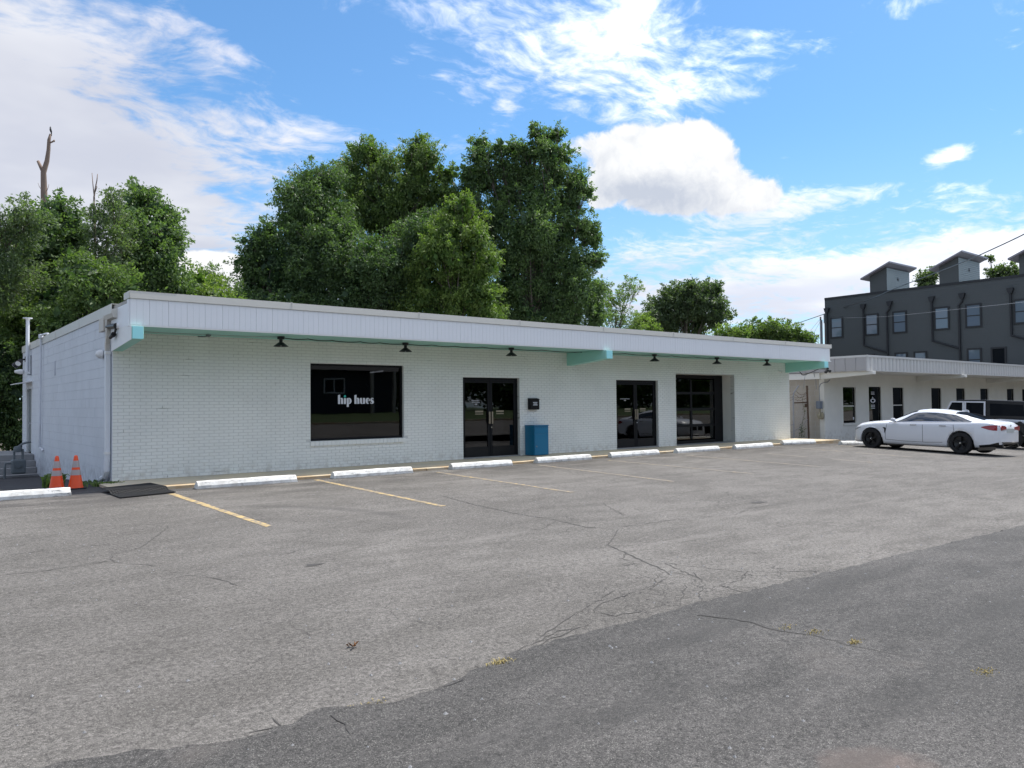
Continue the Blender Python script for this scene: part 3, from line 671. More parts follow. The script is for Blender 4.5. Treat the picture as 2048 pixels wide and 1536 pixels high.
# glazed sectional door, set back half a metre
gd = MB(); rect_frame(gd, 16.83, 20.02, .01, 2.368, .50, .58, .14, .10, .12); gd.box(19.55, .49, .11, 19.88, .56, 2.25)
gd = gd.build('sectional_door', 'black_frame', BL)
zr_ = [.11, .62, 1.18, 1.74, 2.25]; xc_ = [16.97, 18.26, 19.55]
for z in zr_[1:-1]:
    b = MB(); b.box(16.97, .505, z - .045, 19.55, .56, z + .045); b.build('rail', 'black_frame', gd)
for z0, z1 in zip(zr_, zr_[1:]):
    b = MB(); b.box(18.21, .508, z0 + .045, 18.31, .555, z1 - .045); b.build('mullion', 'black_frame', gd)
    for xa, xb in zip(xc_, xc_[1:]):
        b = MB(); b.box(xa + .05, .53, z0 + .045, xb - .05, .536, z1 - .045); b.build('pane', 'shop_glass', gd)
b = MB(); b.box(16.80, .16, 0, 16.82, .62, 2.37); b.box(20.03, .162, 0, 20.05, .62, 2.37); b.box(16.8, .163, 2.37, 20.05, .62, 2.40); b.build('door_reveal', 'b2_white', BL)
b = MB(); b.box(16.82, .0, -.3, 20.03, .6, .006); b.build('threshold', 'concrete_step', BL)
# rooms behind the glass
b = MB(); b.box(.22, 7.0, 0, WX - .22, 7.1, 3.2); b.box(.22, .17, 2.75, WX - .22, 7, 2.8); b.box(12.6, .7, 0, 12.7, 7, 2.75); b.box(7.3, 1.5, 0, 7.4, 7, 2.75); b.build('room_walls', 'interior', BL)
b = MB(); b.box(.22, .17, -.05, WX - .22, 7.0, .0); b.build('room_floor', 'interior_floor', BL)
t = MB(); q0, q1 = onplane(741, 745, 1, 1.9), onplane(793, 739, 1, 3.1); q0.z = min(q0.z, 2.68); q1.z = min(q1.z, 2.68); t.tube([q0, q1], .018, 6)
tag(t.build('strip_light', 'lamp_glow'), 'lit white strip light behind the upper right of the shop window', 'light')
def at_y(px, py, yy): return onplane(px, py, 1, yy)
b = MB(); pts = [at_y(729, 764, .6), at_y(736, 768, .62), at_y(753, 786, .66), at_y(748, 796, .6), at_y(738, 781, .56)]
b.v = [tuple(p) for p in pts] + [tuple(p + Vector((0, .006, 0))) for p in pts]; k = len(pts); b.f = [tuple(range(k)), tuple(reversed(range(k, 2 * k)))] + [(i, i + k, (i + 1) % k + k, (i + 1) % k) for i in range(k)]
tag(b.build('hanging_paper', 'trim_white'), 'white curled paper hanging inside the shop window', 'paper')
p = at_y(707, 860, .9); b = MB(); b.tube([(p.x, .9, .02), (p.x, .9, 1.02)], .022, 8); b.lathe((p.x, .9, 0), [(0, .03), (.17, .02), (.17, 0)], 16)
tag(b.build('stanchion', 'black_metal'), 'slim black post stand on a round base inside the shop window', 'stand')
p = at_y(1255, 860, .9); b = MB(); b.tube([(p.x, .9, .02), (p.x, .9, 1.02)], .022, 8); b.lathe((p.x, .9, 0), [(0, .03), (.17, .02), (.17, 0)], 16)
tag(b.build('stanchion', 'black_metal'), 'slim black post stand behind the right-hand double door glass', 'stand')
# ================================================================== fittings on and around the shop
# barn lamps under the canopy
lm = thing('barn_lamp', 'black barn lamp above the blank wall left of the shop window', 'lamp', (3.05, -.80, 2.885), 'black barn lamps under the canopy')
b = MB(); b.lathe((3.05, -.80, 2.885), [(0, 0), (.075, 0), (.075, -.055), (.045, -.065), (0, -.065)], 16); b.build('ceiling_mount', 'black_metal', lm, smooth=False)
b = MB(); b.lathe((3.05, -.80, 2.885), [(.036, -.05), (.036, -.12), (.055, -.13), (.152, -.205), (.152, -.212), (.05, -.137), (.0, -.13)], 24); b.build('lamp_shade', 'black_metal', lm)
b = MB(); b.lathe((3.05, -.80, 2.885), [(0, -.13), (.03, -.14), (.045, -.18), (.03, -.20), (0, -.208)], 12); b.build('bulb', 'trim_white', lm, smooth=True)
for (x, y), lab in zip([(6.10, -.76), (9.26, -.80), (14.66, -.98), (17.78, -.94), (20.42, -1.08)],
                       ['black barn lamp right above the right edge of the shop window', 'black barn lamp above the double door beside the blue box', 'black barn lamp just right of the middle canopy beam', 'black barn lamp above the glazed sectional door', 'black barn lamp nearest the right end of the canopy']):
    c_ = copy_tree(lm); c_.location = (x, y, 2.885); c_['label'] = lab
def cable(name, pts, r, lab, m='black_metal', cat='cable', sag=.0):
    b = MB(); P = []
    for (p, q) in zip(pts, pts[1:]):
        for i in range(8): t = i / 8; v = Vector(p).lerp(Vector(q), t); v.z -= sag * 4 * t * (1 - t); P.append(v)
    P.append(Vector(pts[-1])); b.tube(P, r, 5); o = b.build(name, m); tag(o, lab, cat); return o
zc = 2.868
cable('lamp_cable', [(3.1, -.80, 2.86), (3.7, -.70, zc), (4.3, -.60, zc), (5.0, -.62, zc), (5.5, -.60, zc), (6.1, -.74, 2.86), (6.9, -.66, zc), (7.6, -.62, zc), (8.4, -.70, zc), (9.26, -.78, 2.86), (10.4, -.7, zc), (11.9, -.7, zc)], .011, 'black lamp cable looping under the canopy left of the middle beam', sag=.02)
cable('lamp_cable', [(12.22, -.8, zc), (13.5, -.85, zc), (14.66, -.96, 2.86), (15.6, -.86, zc), (16.7, -.84, zc), (17.78, -.92, 2.86), (19.0, -.9, zc), (20.42, -1.06, 2.86)], .011, 'black lamp cable looping under the canopy right of the middle beam', sag=.022)
cable('thin_wire', [(.2, -.62, 2.87), (1.5, -.55, 2.872), (3.0, -.78, 2.872)], .006, 'thin wire along the canopy underside left of the first lamp', 'galvanised', 'wire', .008)
b = MB(); q = Vector((1.62, -.62, 2.87)); b.lathe(q, [(0, 0), (.05, 0), (.05, -.03), (.02, -.05), (0, -.05)], 12); b.tube([q + Vector((0, 0, -.03)), q + Vector((-.1, -.06, -.05)), q + Vector((-.24, -.12, -.06))], .013, 6)
tag(b.build('motion_sensor', 'meter_grey'), 'small grey sensor with an arm under the left of the canopy', 'sensor')
# bullet camera at the right end
b = MB(); b.lathe((22.85, -.02, 2.56), [(0, 0), (.05, 0), (.05, -.03), (0, -.03)], 12, 'y'); b.tube([(22.85, -.04, 2.56), (22.85, -.16, 2.53)], .035, 10)
tag(b.build('security_camera', 'trim_white'), 'small white bullet camera on the brick below the right canopy beam', 'camera')
b = MB(); b.tube([(23.56, -.45, 2.62), (23.57, -.42, 2.56), (23.6, -.5, 2.42), (23.60, -.8, 2.47), (23.60, -1.2, 2.62), (23.6, -1.5, 2.60)], .013, 6); b.tube([(23.57, -.42, 2.56), (23.6, -.55, 2.40), (23.6, -.72, 2.42)], .011, 6)
o = b.build('flood_cable', 'black_metal'); tag(o, 'loose black cables hanging below the right canopy beam', 'cable')
def floodlight(pos, name, lab, s=1., m='black_metal', lens=False):
    t = thing(name, lab, 'floodlight', pos); x, y, z = pos
    b = MB(); b.lathe((x + .0, y, z), [(0, .0), (.055 * s, .0), (.055 * s, -.03), (0, -.03)], 12, 'x'); b.tube([(x - .03, y, z), (x - .08 * s, y - .03, z - .03)], .016 * s, 6); b.build('mount', m, t)
    for sg in (-1, 1):
        b = MB(); d = Vector((-.5, sg * .6 - .4, -.55)).normalized(); p_ = Vector((x - .08 * s, y - .03, z - .03)); b.tube([p_, p_ + d * .06 * s, p_ + d * .061 * s, p_ + d * .17 * s], [.03 * s, .035 * s, .05 * s, .06 * s], 10)
        h = b.build('lamp_head', m, t)
        if lens: c = MB(); c.tube([p_ + d * .171 * s, p_ + d * .175 * s], .05 * s, 10); c.build('lens', 'trim_white', h)
    return t
floodlight((23.52, -1.60, 2.60), 'twin_floodlight', 'small black twin floodlight hanging off the right canopy beam end', .9)
# left corner: camera/floodlight, gutter end, conductor box, downspout
b = MB()
t = thing('security_light', 'black security light on the white canopy cheek at the left corner', 'light', (-.03, -.62, 2.95))
b = MB(); b.lathe((-.03, -.62, 2.95), [(0, 0), (.05, 0), (.05, -.03), (0, -.03)], 14, 'x'); b.build('back_plate', 'trim_white', t)
b = MB(); b.tube([(-.06, -.62, 2.95), (-.06, -.30, 2.97), (-.07, .10, 2.99)], [.055, .05, .04], 10); b.build('body', 'black_metal', t)
b = MB(); b.tube([(-.06, -.58, 2.92), (-.07, -.56, 2.84), (-.08, -.48, 2.80)], .022, 8); b.tube([(-.08, -.50, 2.80), (-.10, -.30, 2.75)], [.05, .03], 10); b.build('lamp_head', 'black_metal', t)
t = thing('downspout', 'white square downspout at the left brick corner curving out at the foot', 'downspout', (-.05, .12, 0))
b = MB(); b.prism([(-.02, 3.10), (-.10, 3.12), (-.13, 3.20), (-.13, 3.27), (-.02, 3.30)], 1, -.55, .18); b.build('gutter_end', 'beige_metal', t)
b = MB(); b.box(-.105, .30, 2.93, -.025, .72, 3.20); b.build('collector_box', 'beige_box', t, bevel=.008)
b = MB(); b.box(-.10, .03, 2.80, -.025, .13, 3.12); b.tube([(-.06, .08, 2.82), (-.06, .16, 2.66), (-.06, .16, 2.50)], .055, 4); b.build('offset', 'beige_box', t)
b = MB(); b.box(-.105, .07, .38, -.022, .17, 2.52); b.tube([(-.064, .12, .42), (-.066, .13, .20), (-.075, .22, .08), (-.085, .48, .02)], .058, 8); b.build('pipe', 'spout_paint', t)
for z in (2.46, .52): b = MB(); b.box(-.112, .055, z, -.018, .185, z + .05); b.build('strap', 'trim_white', t)
b = MB(); b.tube([(-.10, .48, .02), (-.10, .62, -.03)], .05, 8, cap=False); b.build('outlet', 'spout_paint', t)
b = MB(); b.lathe((-.02, .82, 2.5), [(0, -.13), (.05, -.11), (.085, -.06), (.09, 0)], 16, 'x'); tag(b.build('globe_light', 'trim_white', smooth=True), 'round white globe light on the side wall beside the downspout', 'light')
# vent pipe and conduit on the side wall
t = thing('vent_pipe', 'tall white vent pipe with a flat cap above the side wall', 'pipe', (-.08, 11.15, 2.55))
b = MB(); b.tube([(-.09, 11.15, 2.55), (-.09, 11.15, 4.12)], .05, 12); b.build('pipe', 'white_pipe', t)
b = MB(); b.lathe((-.09, 11.15, 4.12), [(.05, 0), (.07, .05), (.13, .06), (.13, .085), (0, .09)], 16); b.build('cap', 'white_pipe', t)
b = MB(); b.box(-.03, 10.98, 2.45, -.005, 11.05, 3.05); b.box(-.09, 11.0, 2.45, -.01, 11.2, 2.49); b.build('bracket', 'galvanised', t)
b = MB(); b.tube([(.02, 8.0, 3.48), (-.04, 8.2, 3.48), (-.06, 8.68, 3.48), (-.06, 8.72, 3.40), (-.06, 8.76, 1.0), (-.05, 8.9, .30)], .028, 8); b.lathe((-.06, 8.70, 3.46), [(0, -.06), (.06, -.05), (.06, .05), (0, .06)], 10); b.tube([(-.05, 8.9, .31), (-.05, 8.5, .31), (-.03, 8.45, .25)], .03, 8)
tag(b.build('wall_conduit', 'white_pipe'), 'slim white pipe running up the side wall and over the roof edge', 'pipe')
floodlight((-.03, 12.0, 2.98), 'corner_floodlight', 'twin floodlight with pale lenses at the far back corner', 1.6, lens=True)
b = MB(); b.lathe((-.02, 12.75, 2.62), [(0, -.24), (.04, -.23), (.085, -.08), (.07, 0)], 12, 'x'); tag(b.build('dome_light', 'trim_white', smooth=True), 'white bell shaped light at the far back corner of the side wall', 'light')
b = MB(); b.box(-.014, 6.62, 2.28, -.002, 6.72, 2.66)
for k in range(7): b.box(-.02, 6.63, 2.29 + k * .052, -.014, 6.70 - (k % 3) * .02, 2.315 + k * .052)
tag(b.build('wall_patch', 'side_mortar'), 'narrow upright patch of bare rough mortar high on the side wall', 'patch')
# back door with canopy, porch steps
dr = MB(); dr.box(.06, 10.98, .10, .10, 12.02, 2.16); dr = dr.build('door', 'meter_grey', BL)
b = MB(); b.box(.0, 10.90, .06, .12, 10.97, 2.2); b.box(.0, 12.03, .06, .12, 12.1, 2.2); b.box(.0, 10.97, 2.161, .12, 12.03, 2.2); b.build('door_frame', 'trim_white', dr)
b = MB(); b.tube([(.05, 11.1, .98), (-.03, 11.1, .98), (-.03, 11.24, .98)], .015, 6); b.build('handle', 'chrome', dr)
b = MB(); b.prism([(0, 2.28), (-.42, 2.19), (-.42, 2.17), (0, 2.24)], 1, 10.8, 12.2); tag(b.build('door_hood', 'trim_white'), 'small white hood over the back door on the side wall', 'hood')
t = thing('porch_steps', 'grey concrete landing and steps at the back door', 'steps', (-1.6, 10.8, -.5))
for k in range(4):
    b = MB(); b.box(-3.3 - .0, 9.4 + .30 * k, -.62 + .175 * k, -.012, 13.2, -.62 + .175 * (k + 1)); b.build('step', 'concrete_step', t, bevel=.01)
# gas meter
g0 = (-.55, 8.95, gz(-.5, 8.95)); t = thing('gas_meter', 'dark grey gas meter at the foot of the side wall beside the steps', 'gas meter', g0); gx, gy, g_ = g0
b = MB(); b.box(gx - .17, gy - .15, g_ + .12, gx + .17, gy + .15, g_ + .52); b.build('meter_body', 'meter_grey', t, bevel=.04)
b = MB(); b.lathe((gx - .02, gy - .16, g_ + .36), [(0, -.01), (.08, -.01), (.08, .02)], 14, 'y'); b.build('dial', 'meter_grey', t)
b = MB(); b.tube([(gx - .1, gy, g_ + .5), (gx - .1, gy, g_ + .75), (gx - .02, gy, g_ + .85), (gx + .1, gy, g_ + .95), (gx + .3, gy, g_ + 1.0)], .03, 8); b.tube([(gx + .1, gy, g_ + .5), (gx + .1, gy, g_ + .8)], .03, 8); b.lathe((gx - .02, gy, g_ + .8), [(0, -.09), (.09, -.07), (.1, 0), (.09, .07), (0, .09)], 12); b.tube([(gx - .17, gy, g_ + .42), (gx - .3, gy, g_ + .42), (gx - .32, gy, g_ + .3), (gx - .32, gy, g_)], .03, 8); b.build('pipework', 'meter_grey', t)
# traffic cones
def cone(x, y, lab, k_=.87):
    z = gz(x, y) if y > -1 else gz(x, y); t = thing('traffic_cone', lab, 'cone', (x, y, z), 'orange traffic cones by the side wall')
    b = MB(); b.prism([(-.17, -.15), (-.15, -.17), (.15, -.17), (.17, -.15), (.17, .15), (.15, .17), (-.15, .17), (-.17, .15)], 2, 0, .025); b.v = [(x + p, y + q, z + r) for p, q, r in b.v]; b.build('base', 'rubber', t)
    R = lambda h: .145 - (.145 - .032) * h / .70
    b = MB(); b.lathe((x, y, z), [(R(.0) , .025), (R(.05), .05), (R(.66), .66), (R(.70) - .004, .695), (R(.70) - .012, .70), (0, .70)], 28); b.build('cone_body', 'orange', t, smooth=True)
    for a_, b_ in ((.29, .40), (.45, .59)): k = MB(); k.lathe((x, y, z), [(R(a_) + .0015, a_), (R(b_) + .0015, b_)], 28); k.build('reflective_band', 'reflective', t, smooth=True)
    t.scale = (k_, k_, k_)
cone(-.99, -.42, 'left one of two orange traffic cones, a weed behind it'); cone(-.70, -.50, 'right one of two orange traffic cones, closer to the downspout')
# rubber mat of ribs
mq = [Vector((-.46, -1.46, 0)), Vector((.42, -1.08, 0)), Vector((.50, -2.42, 0)), Vector((-.40, -2.62, 0))]
def mp(u, w): p = mq[0].lerp(mq[1], u).lerp(mq[3].lerp(mq[2], u), w); p.z = max(gz(p.x, p.y), min(0, (p.x + .42) * .3) + min(0, (p.y + 1.96) * .5) if p.x > -.6 and p.y > -2.08 else -9) + .012; return p
b = MB(); N = 22
for i in range(N + 1):
    for j in range(N + 1): p = mp(i / N, j / N); b.v.append(tuple(p))
for i in range(N):
    for j in range(N): k = i * (N + 1) + j; b.f.append((k, k + N + 1, k + N + 2, k + 1))
mt = b.build('rubber_mat', 'rubber'); tag(mt, 'flat black ribbed rubber mat on the tarmac at the left brick corner', 'mat')
b = MB()
for i in range(0, N + 1):
    for k in range(N):
        for (a0, a1) in (((i / N, k / N), (i / N, (k + 1) / N)), ((k / N, i / N), ((k + 1) / N, i / N))):
            p, q = mp(*a0), mp(*a1); d = (q - p).normalized(); n_ = Vector((-d.y, d.x, 0)) * .008; u = Vector((0, 0, .012)); m_ = len(b.v)
            b.v += [tuple(p - n_), tuple(q - n_), tuple(q + n_), tuple(p + n_), tuple(p - n_ + u), tuple(q - n_ + u), tuple(q + n_ + u), tuple(p + n_ + u)]
            b.f += [(m_ + 4, m_ + 5, m_ + 6, m_ + 7), (m_, m_ + 1, m_ + 5, m_ + 4), (m_ + 2, m_ + 3, m_ + 7, m_ + 6)]
b.build('rib', 'rubber', mt, kind='stuff')
# wheel stops
stops = [(-2.95, -.96, -1.60, 'white wheel stop at the far left in front of the orange cones', -.03), (.95, 2.84, -2.05, 'white wheel stop next to the rubber mat', 0), (3.63, 5.5, -1.98, 'white wheel stop below the shop window', 0), (6.55, 8.3, -1.93, 'white wheel stop just left of the blue box door', .0),
         (9.14, 11.02, -1.86, 'white wheel stop in front of the blue parcel box', 0), (11.78, 13.72, -1.84, 'white wheel stop between the blue box and the right-hand double door', 0), (14.42, 16.42, -1.92, 'white wheel stop in front of the right-hand double door', 0),
         (17.15, 19.2, -1.98, 'white wheel stop in front of the sectional glass door', 0), (20.1, 22.1, -1.80, 'white wheel stop at the right end of the walkway', 0), (22.6, 24.4, -2.5, 'white wheel stop at the nose of the white saloon car', 0)]
for x0, x1, y, lab, tl in stops:
    L_ = x1 - x0; b = MB(); n = 14; prof = [(-.085, 0), (-.085, .055), (-.055, .118), (-.02, .135), (.03, .135), (.06, .115), (.085, .055), (.085, 0)]
    for i in range(n + 1):
        t_ = i / n; xx = -L_ / 2 + L_ * t_; e_s = .82 if i in (0, n) else 1.
        for (a_, c_) in prof: b.v.append((xx + (-.0 if 0 < i < n else (.0)), a_ * (e_s if c_ > .06 else 1) + rng.uniform(-.0025, .0025), c_ * (1 if 0 < i < n else .96) + (rng.uniform(-.003, .003) if c_ else 0)))
    # round the ends a little
    k = len(prof)
    for i in range(n):
        for j in range(k - 1): a_ = i * k + j; b.f.append((a_, a_ + k, a_ + k + 1, a_ + 1))
    b.f.append(tuple(range(k))); b.f.append(tuple(reversed(range(n * k, n * k + k))))
    b.v = [(vx + (0.012 if vx < -L_ / 2 + .001 and vz > .05 else (-.012 if vx > L_ / 2 - .001 and vz > .05 else 0)), vy, vz) for vx, vy, vz in b.v]
    o = b.build('wheel_stop', 'stop_white'); xm_ = (x0 + x1) / 2; o.location = (xm_, y, max(gz(xm_, y), gz(xm_, y)) + .002); o.rotation_euler = (0, math.atan2(gz(x0, y) - gz(x1, y), L_), rng.uniform(-.01, .01) + tl)
    tag(o, lab, 'wheel stop', 'white wheel stops along the bays')
# blue parcel box
t = thing('parcel_box', 'tall blue metal parcel drop box against the brick beside the door', 'parcel box', (10.46, -.28, 0))
bx0, bx1, by0, by1 = 10.33, 10.85, -.42, -.03
b = MB(); b.box(bx0, by0, .012, bx1, by1, .83); b.build('cabinet', 'blue_paint', t, bevel=.006)
b = MB(); b.box(bx0 + .012, by0 - .012, .025, bx1 - .012, by0 - .001, .585); b.build('door', 'blue_paint', t, bevel=.003)
b = MB(); b.box(bx0 + .012, by0 - .012, .60, bx1 - .012, by0 - .001, .76); b.build('drawer', 'blue_paint', t, bevel=.003)
b = MB(); b.box(bx0 + .012, by0 - .02, .765, bx1 - .012, by0 - .001, .778); b.box(bx0 - .004, by0 - .02, .815, bx1 + .004, by1, .836); b.build('lid', 'blue_paint', t, bevel=.002)
b = MB(); b.lathe((bx0 + .07, by0 - .013, .26), [(0, -.008), (.012, -.008), (.012, 0)], 10, 'y'); b.box(bx0 + .064, by0 - .024, .235, bx0 + .076, by0 - .016, .285); b.build('key_lock', 'chrome', t)
# wall mail box
t = thing('wall_mailbox', 'black wall mailbox with white print on the brick above the blue box', 'mailbox', (10.75, -.05, 1.42))
a_, c_ = onplane(1060.5, 797, 1, -.12), onplane(1079, 819, 1, -.12); mx0, mx1, mz0, mz1 = a_.x, c_.x, c_.z, a_.z
b = MB(); b.box(mx0, -.12, mz0, mx1, -.012, mz1 - .01); b.build('case', 'black_frame', t, bevel=.006)
b = MB(); b.prism([(-.135, mz1 - .03), (-.012, mz1), (-.012, mz1 + .012), (-.137, mz1 - .018)], 0, mx0 - .006, mx1 + .006); b.build('lid', 'black_frame', t)
b = MB(); rg = random.Random(5)
for k, (fr_, w0) in enumerate(((.35, .30), (.48, .36), (.58, .30))):
    x = mx0 + (mx1 - mx0) * w0; z = mz1 - (mz1 - mz0) * fr_
    while x < mx1 - (mx1 - mx0) * w0 * .8: w = rg.uniform(.010, .02); b.box(x, -.1235, z - .014, x + w, -.1205, z + .008); x += w + .006
b.build('print', 'white_letter', t)
# small growth, litter
def weed(x, y, n, h, sp, m, lab, name='weed_tuft', cat='weed', seed=1, w=.012, lift=0):
    rg = random.Random(seed); b = MB(); z = gz(x, y) + lift
    for k in range(n):
        px_, py_ = x + rg.gauss(0, sp), y + rg.gauss(0, sp * .6); a_ = rg.uniform(0, 6.28); hh = h * rg.uniform(.4, 1.); ln = rg.uniform(.2, .9) * hh; d = Vector((math.cos(a_), math.sin(a_), 0)); s_ = Vector((-d.y, d.x, 0)) * w * rg.uniform(.6, 1.3)
        p0 = Vector((px_, py_, z)); p1 = p0 + d * ln * .5 + Vector((0, 0, hh * .8)); p2 = p0 + d * ln + Vector((0, 0, hh * .75 * rg.uniform(.5, 1.2))); i = len(b.v)
        b.v += [tuple(p0 - s_ * .4), tuple(p0 + s_ * .4), tuple(p1 + s_), tuple(p1 - s_), tuple(p2)]; b.f += [(i, i + 1, i + 2, i + 3), (i + 3, i + 2, i + 4)]
    o = b.build(name, m)
    if m.startswith('leaf_') and m != 'leaf_brown': at_ = o.data.attributes.new('tone', 'FLOAT', 'FACE'); at_.data.foreach_set('value', [rg.random() for _ in o.data.polygons])
    return tag(o, lab, cat)
weed(-.16, -.28, 260, .10, .13, 'leaf_mid', 'low green weeds at the foot of the downspout', seed=2, w=.014)
weed(-.98, .25, 60, .34, .09, 'leaf_mid', 'dark leafy weed standing between and behind the two cones', seed=3, w=.03)
weed(-.3, .35, 40, .12, .15, 'leaf_deep', 'few dark green leaves against the side wall right of the cones', seed=4, w=.02)
def tuft_at(px, py, n, h, sp, lab, seed):
    p = onplane(px, py, 2, -.28); z = gz(p.x, p.y); p = onplane(px, py, 2, z); weed(p.x, p.y, n, h, sp, 'dry_grass', lab, 'dry_tuft', 'grass tuft', seed, .0035, .02 if p.y < -12.6 else 0)
tuft_at(1000, 1331, 120, .05, .036, 'straw coloured grass tuft growing where the newer tarmac edge curves', 11)
tuft_at(1709, 1293, 70, .03, .034, 'straw coloured grass tuft in the long crack of the road, the thickest one', 12)
for i, (px, py, n, lab) in enumerate([(1628, 1272, 60, 'thin dry grass in the road crack left of the thickest tuft'), (1574, 1262, 30, 'smallest dry grass tuft in the road crack'), (1970, 1353, 90, 'dry grass in the road crack nearest the right edge of the photo'), (712, 1418, 40, 'sparse dry blades along the tarmac edge at lower left'), (752, 1406, 24, 'few dry blades on the lot just above the tarmac edge')]): tuft_at(px, py, n, .022, .045, lab, 20 + i)
p = onplane(705, 1291, 2, -.25); b = MB(); rg = random.Random(3)
for k in range(9):
    a_ = k * .7; r = rg.uniform(.018, .042); i = len(b.v); c = Vector((p.x + rg.uniform(-.02, .02), p.y + rg.uniform(-.015, .015), gz(p.x, p.y) + .006))
    b.v += [tuple(c), tuple(c + Vector((math.cos(a_) * r, math.sin(a_) * r, rg.uniform(.004, .04)))), tuple(c + Vector((math.cos(a_ + .5) * r * 1.1, math.sin(a_ + .5) * r * 1.1, rg.uniform(.0, .035)))), tuple(c + Vector((math.cos(a_ + .8) * r * .6, math.sin(a_ + .8) * r * .6, rg.uniform(.01, .03))))]
    b.f += [(i, i + 1, i + 2), (i, i + 2, i + 3)]
tag(b.build('dry_leaf', 'leaf_brown'), 'crumpled brown dead leaf lying on the open parking lot', 'leaf')
rg = random.Random(9); b = MB()
for k in range(900):
    x = rg.uniform(-6, 7); y = rg.uniform(-15, -2.5); s = rg.uniform(.004, .011) * (1.4 if y < -11 else 1); z = gz(x, y) + (.024 if y < -12.7 else .001)
    i = len(b.v); a_ = rg.uniform(0, 6)
    for j in range(4): b.v.append((x + s * math.cos(a_ + j * 1.57) * rg.uniform(.7, 1.2), y + s * math.sin(a_ + j * 1.57) * rg.uniform(.7, 1.2), z))
    b.v.append((x, y, z + s * .9)); b.f += [(i + j, i + (j + 1) % 4, i + 4) for j in range(4)]
o = b.build('loose_gravel', 'stone_grit' if 'stone_grit' in MAT else 'concrete_step'); o['kind'] = 'stuff'; o['label'] = 'loose grit scattered over the tarmac'
for px, py, w, lab in ((627, 1128, .09, 'small dark patch of tar on the lot near the left'), (1518, 1003, .14, 'dark tar repair on the open lot near the painted bays')):
    p = onplane(px, py, 2, -.2); b = MB(); b.v = [(p.x + math.cos(t) * w * rg.uniform(.6, 1.5), p.y + math.sin(t) * w * .7 * rg.uniform(.5, 1.2), gz(p.x, p.y) + .003) for t in [i * .52 for i in range(12)]]; b.f = [tuple(range(12))]
    o = b.build('tar_patch', 'crack'); o['kind'] = 'structure'
# ================================================================== second low building
B2 = thing('low_white_building', 'low white building with a ribbed fascia and narrow dark windows beyond the shop', 'building', (25.8, -.15, -.3))
YF, X2, X3 = -.15, 25.8, 56.5
zb = 2.32
w2 = [(27.26, 28.3, .50, 1.99), (29.42, 30.52, -.3, 2.02), (31.6, 32.65, .50, 2.0), (35.5, 36.6, .50, 2.0), (38.33, 39.4, .50, 2.0), (41.33, 42.4, .50, 2.0), (45.0, 46.05, .50, 2.0), (47.3, 48.4, .50, 2.0), (51.0, 52.1, .50, 2.0)]
b = MB(); wall_boxes(b, X2, X3, -.75, 2.9, w2, YF, YF + .2); b.build('front_wall', 'b2_white', B2)
sw2 = MB(); sw2.box(X2 + .002, YF + .201, -.75, X2 + .2, 13, 2.9); sw2 = sw2.build('side_wall', 'side_mortar', B2)
b = MB(); rg = random.Random(4)
for r in range(17):
    z0 = -.6 + r * .2032; y = YF + .21 - (.2 if r % 2 else 0)
    while y < 13: y1 = min(y + .4, 13); b.box(X2 - .004, max(y, YF + .21), z0, X2 + .004, y1 - .006, min(z0 + .198, 2.9)); y += .4064
b.build('blockwork', 'b2_side', sw2, kind='stuff')
b = MB(); b.box(X2 + .2, 12.8, -.7, X3, 13, 2.9); b.box(X3 - .2, .1, -.7, X3, 12.8, 2.9); b.build('rear_wall', 'b2_side', B2)
b = MB(); b.box(X2 - .3, -1.95, 2.95, X3 + .3, 13, 3.05); b.build('roof', 'roof_membrane', B2)
fx0, fy = 25.4, -2.12
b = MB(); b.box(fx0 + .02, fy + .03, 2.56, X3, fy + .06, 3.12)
fa = b.build('fascia', 'b2_fascia_shade', B2)
rb = MB(); rb.prism([(0, .03), (.05, 0), (.19, 0), (.24, .03)], 2, 0, .5); rme = rb.mesh('rib', 'b2_fascia')
x = fx0 + .02
while x < 55.9: piece('rib', rme, fa, (x, fy, 2.57)); x += .30
b = MB(); b.box(fx0 - .02, fy - .02, 3.07, X3, fy + .10, 3.15); b.box(fx0 - .02, fy + .10, 3.07, fx0 + .10, 13, 3.15); b.build('coping', 'b2_fascia', fa)
b = MB(); b.box(fx0, fy - .0, 2.545, X3, fy + .06, 2.568); b.build('edge_strip', 'b2_fascia', fa)
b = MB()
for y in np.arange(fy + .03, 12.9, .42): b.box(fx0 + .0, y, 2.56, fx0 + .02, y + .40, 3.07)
b.box(fx0 + .02, fy + .06, 2.56, fx0 + .04, 12.9, 3.07); b.build('fascia_return', 'b2_fascia_shade', fa)
b = MB(); b.box(fx0 + .04, fy + .06, 2.54, X3, YF - .002, 2.556); b.build('soffit', 'b2_white', B2)
for xa in (25.56, 33.95, 42.15, 50.3):
    b = MB(); b.prism([(YF - .004, 2.29), (-2.25, 2.42), (-2.25, 2.534), (YF - .004, 2.538)], 0, xa, xa + .24); b.build('beam', 'b2_white', B2, bevel=.01)
b = MB(); b.box(25.44, YF, 2.3, 25.79, 13, 2.54); b.build('side_eave', 'b2_white', B2)
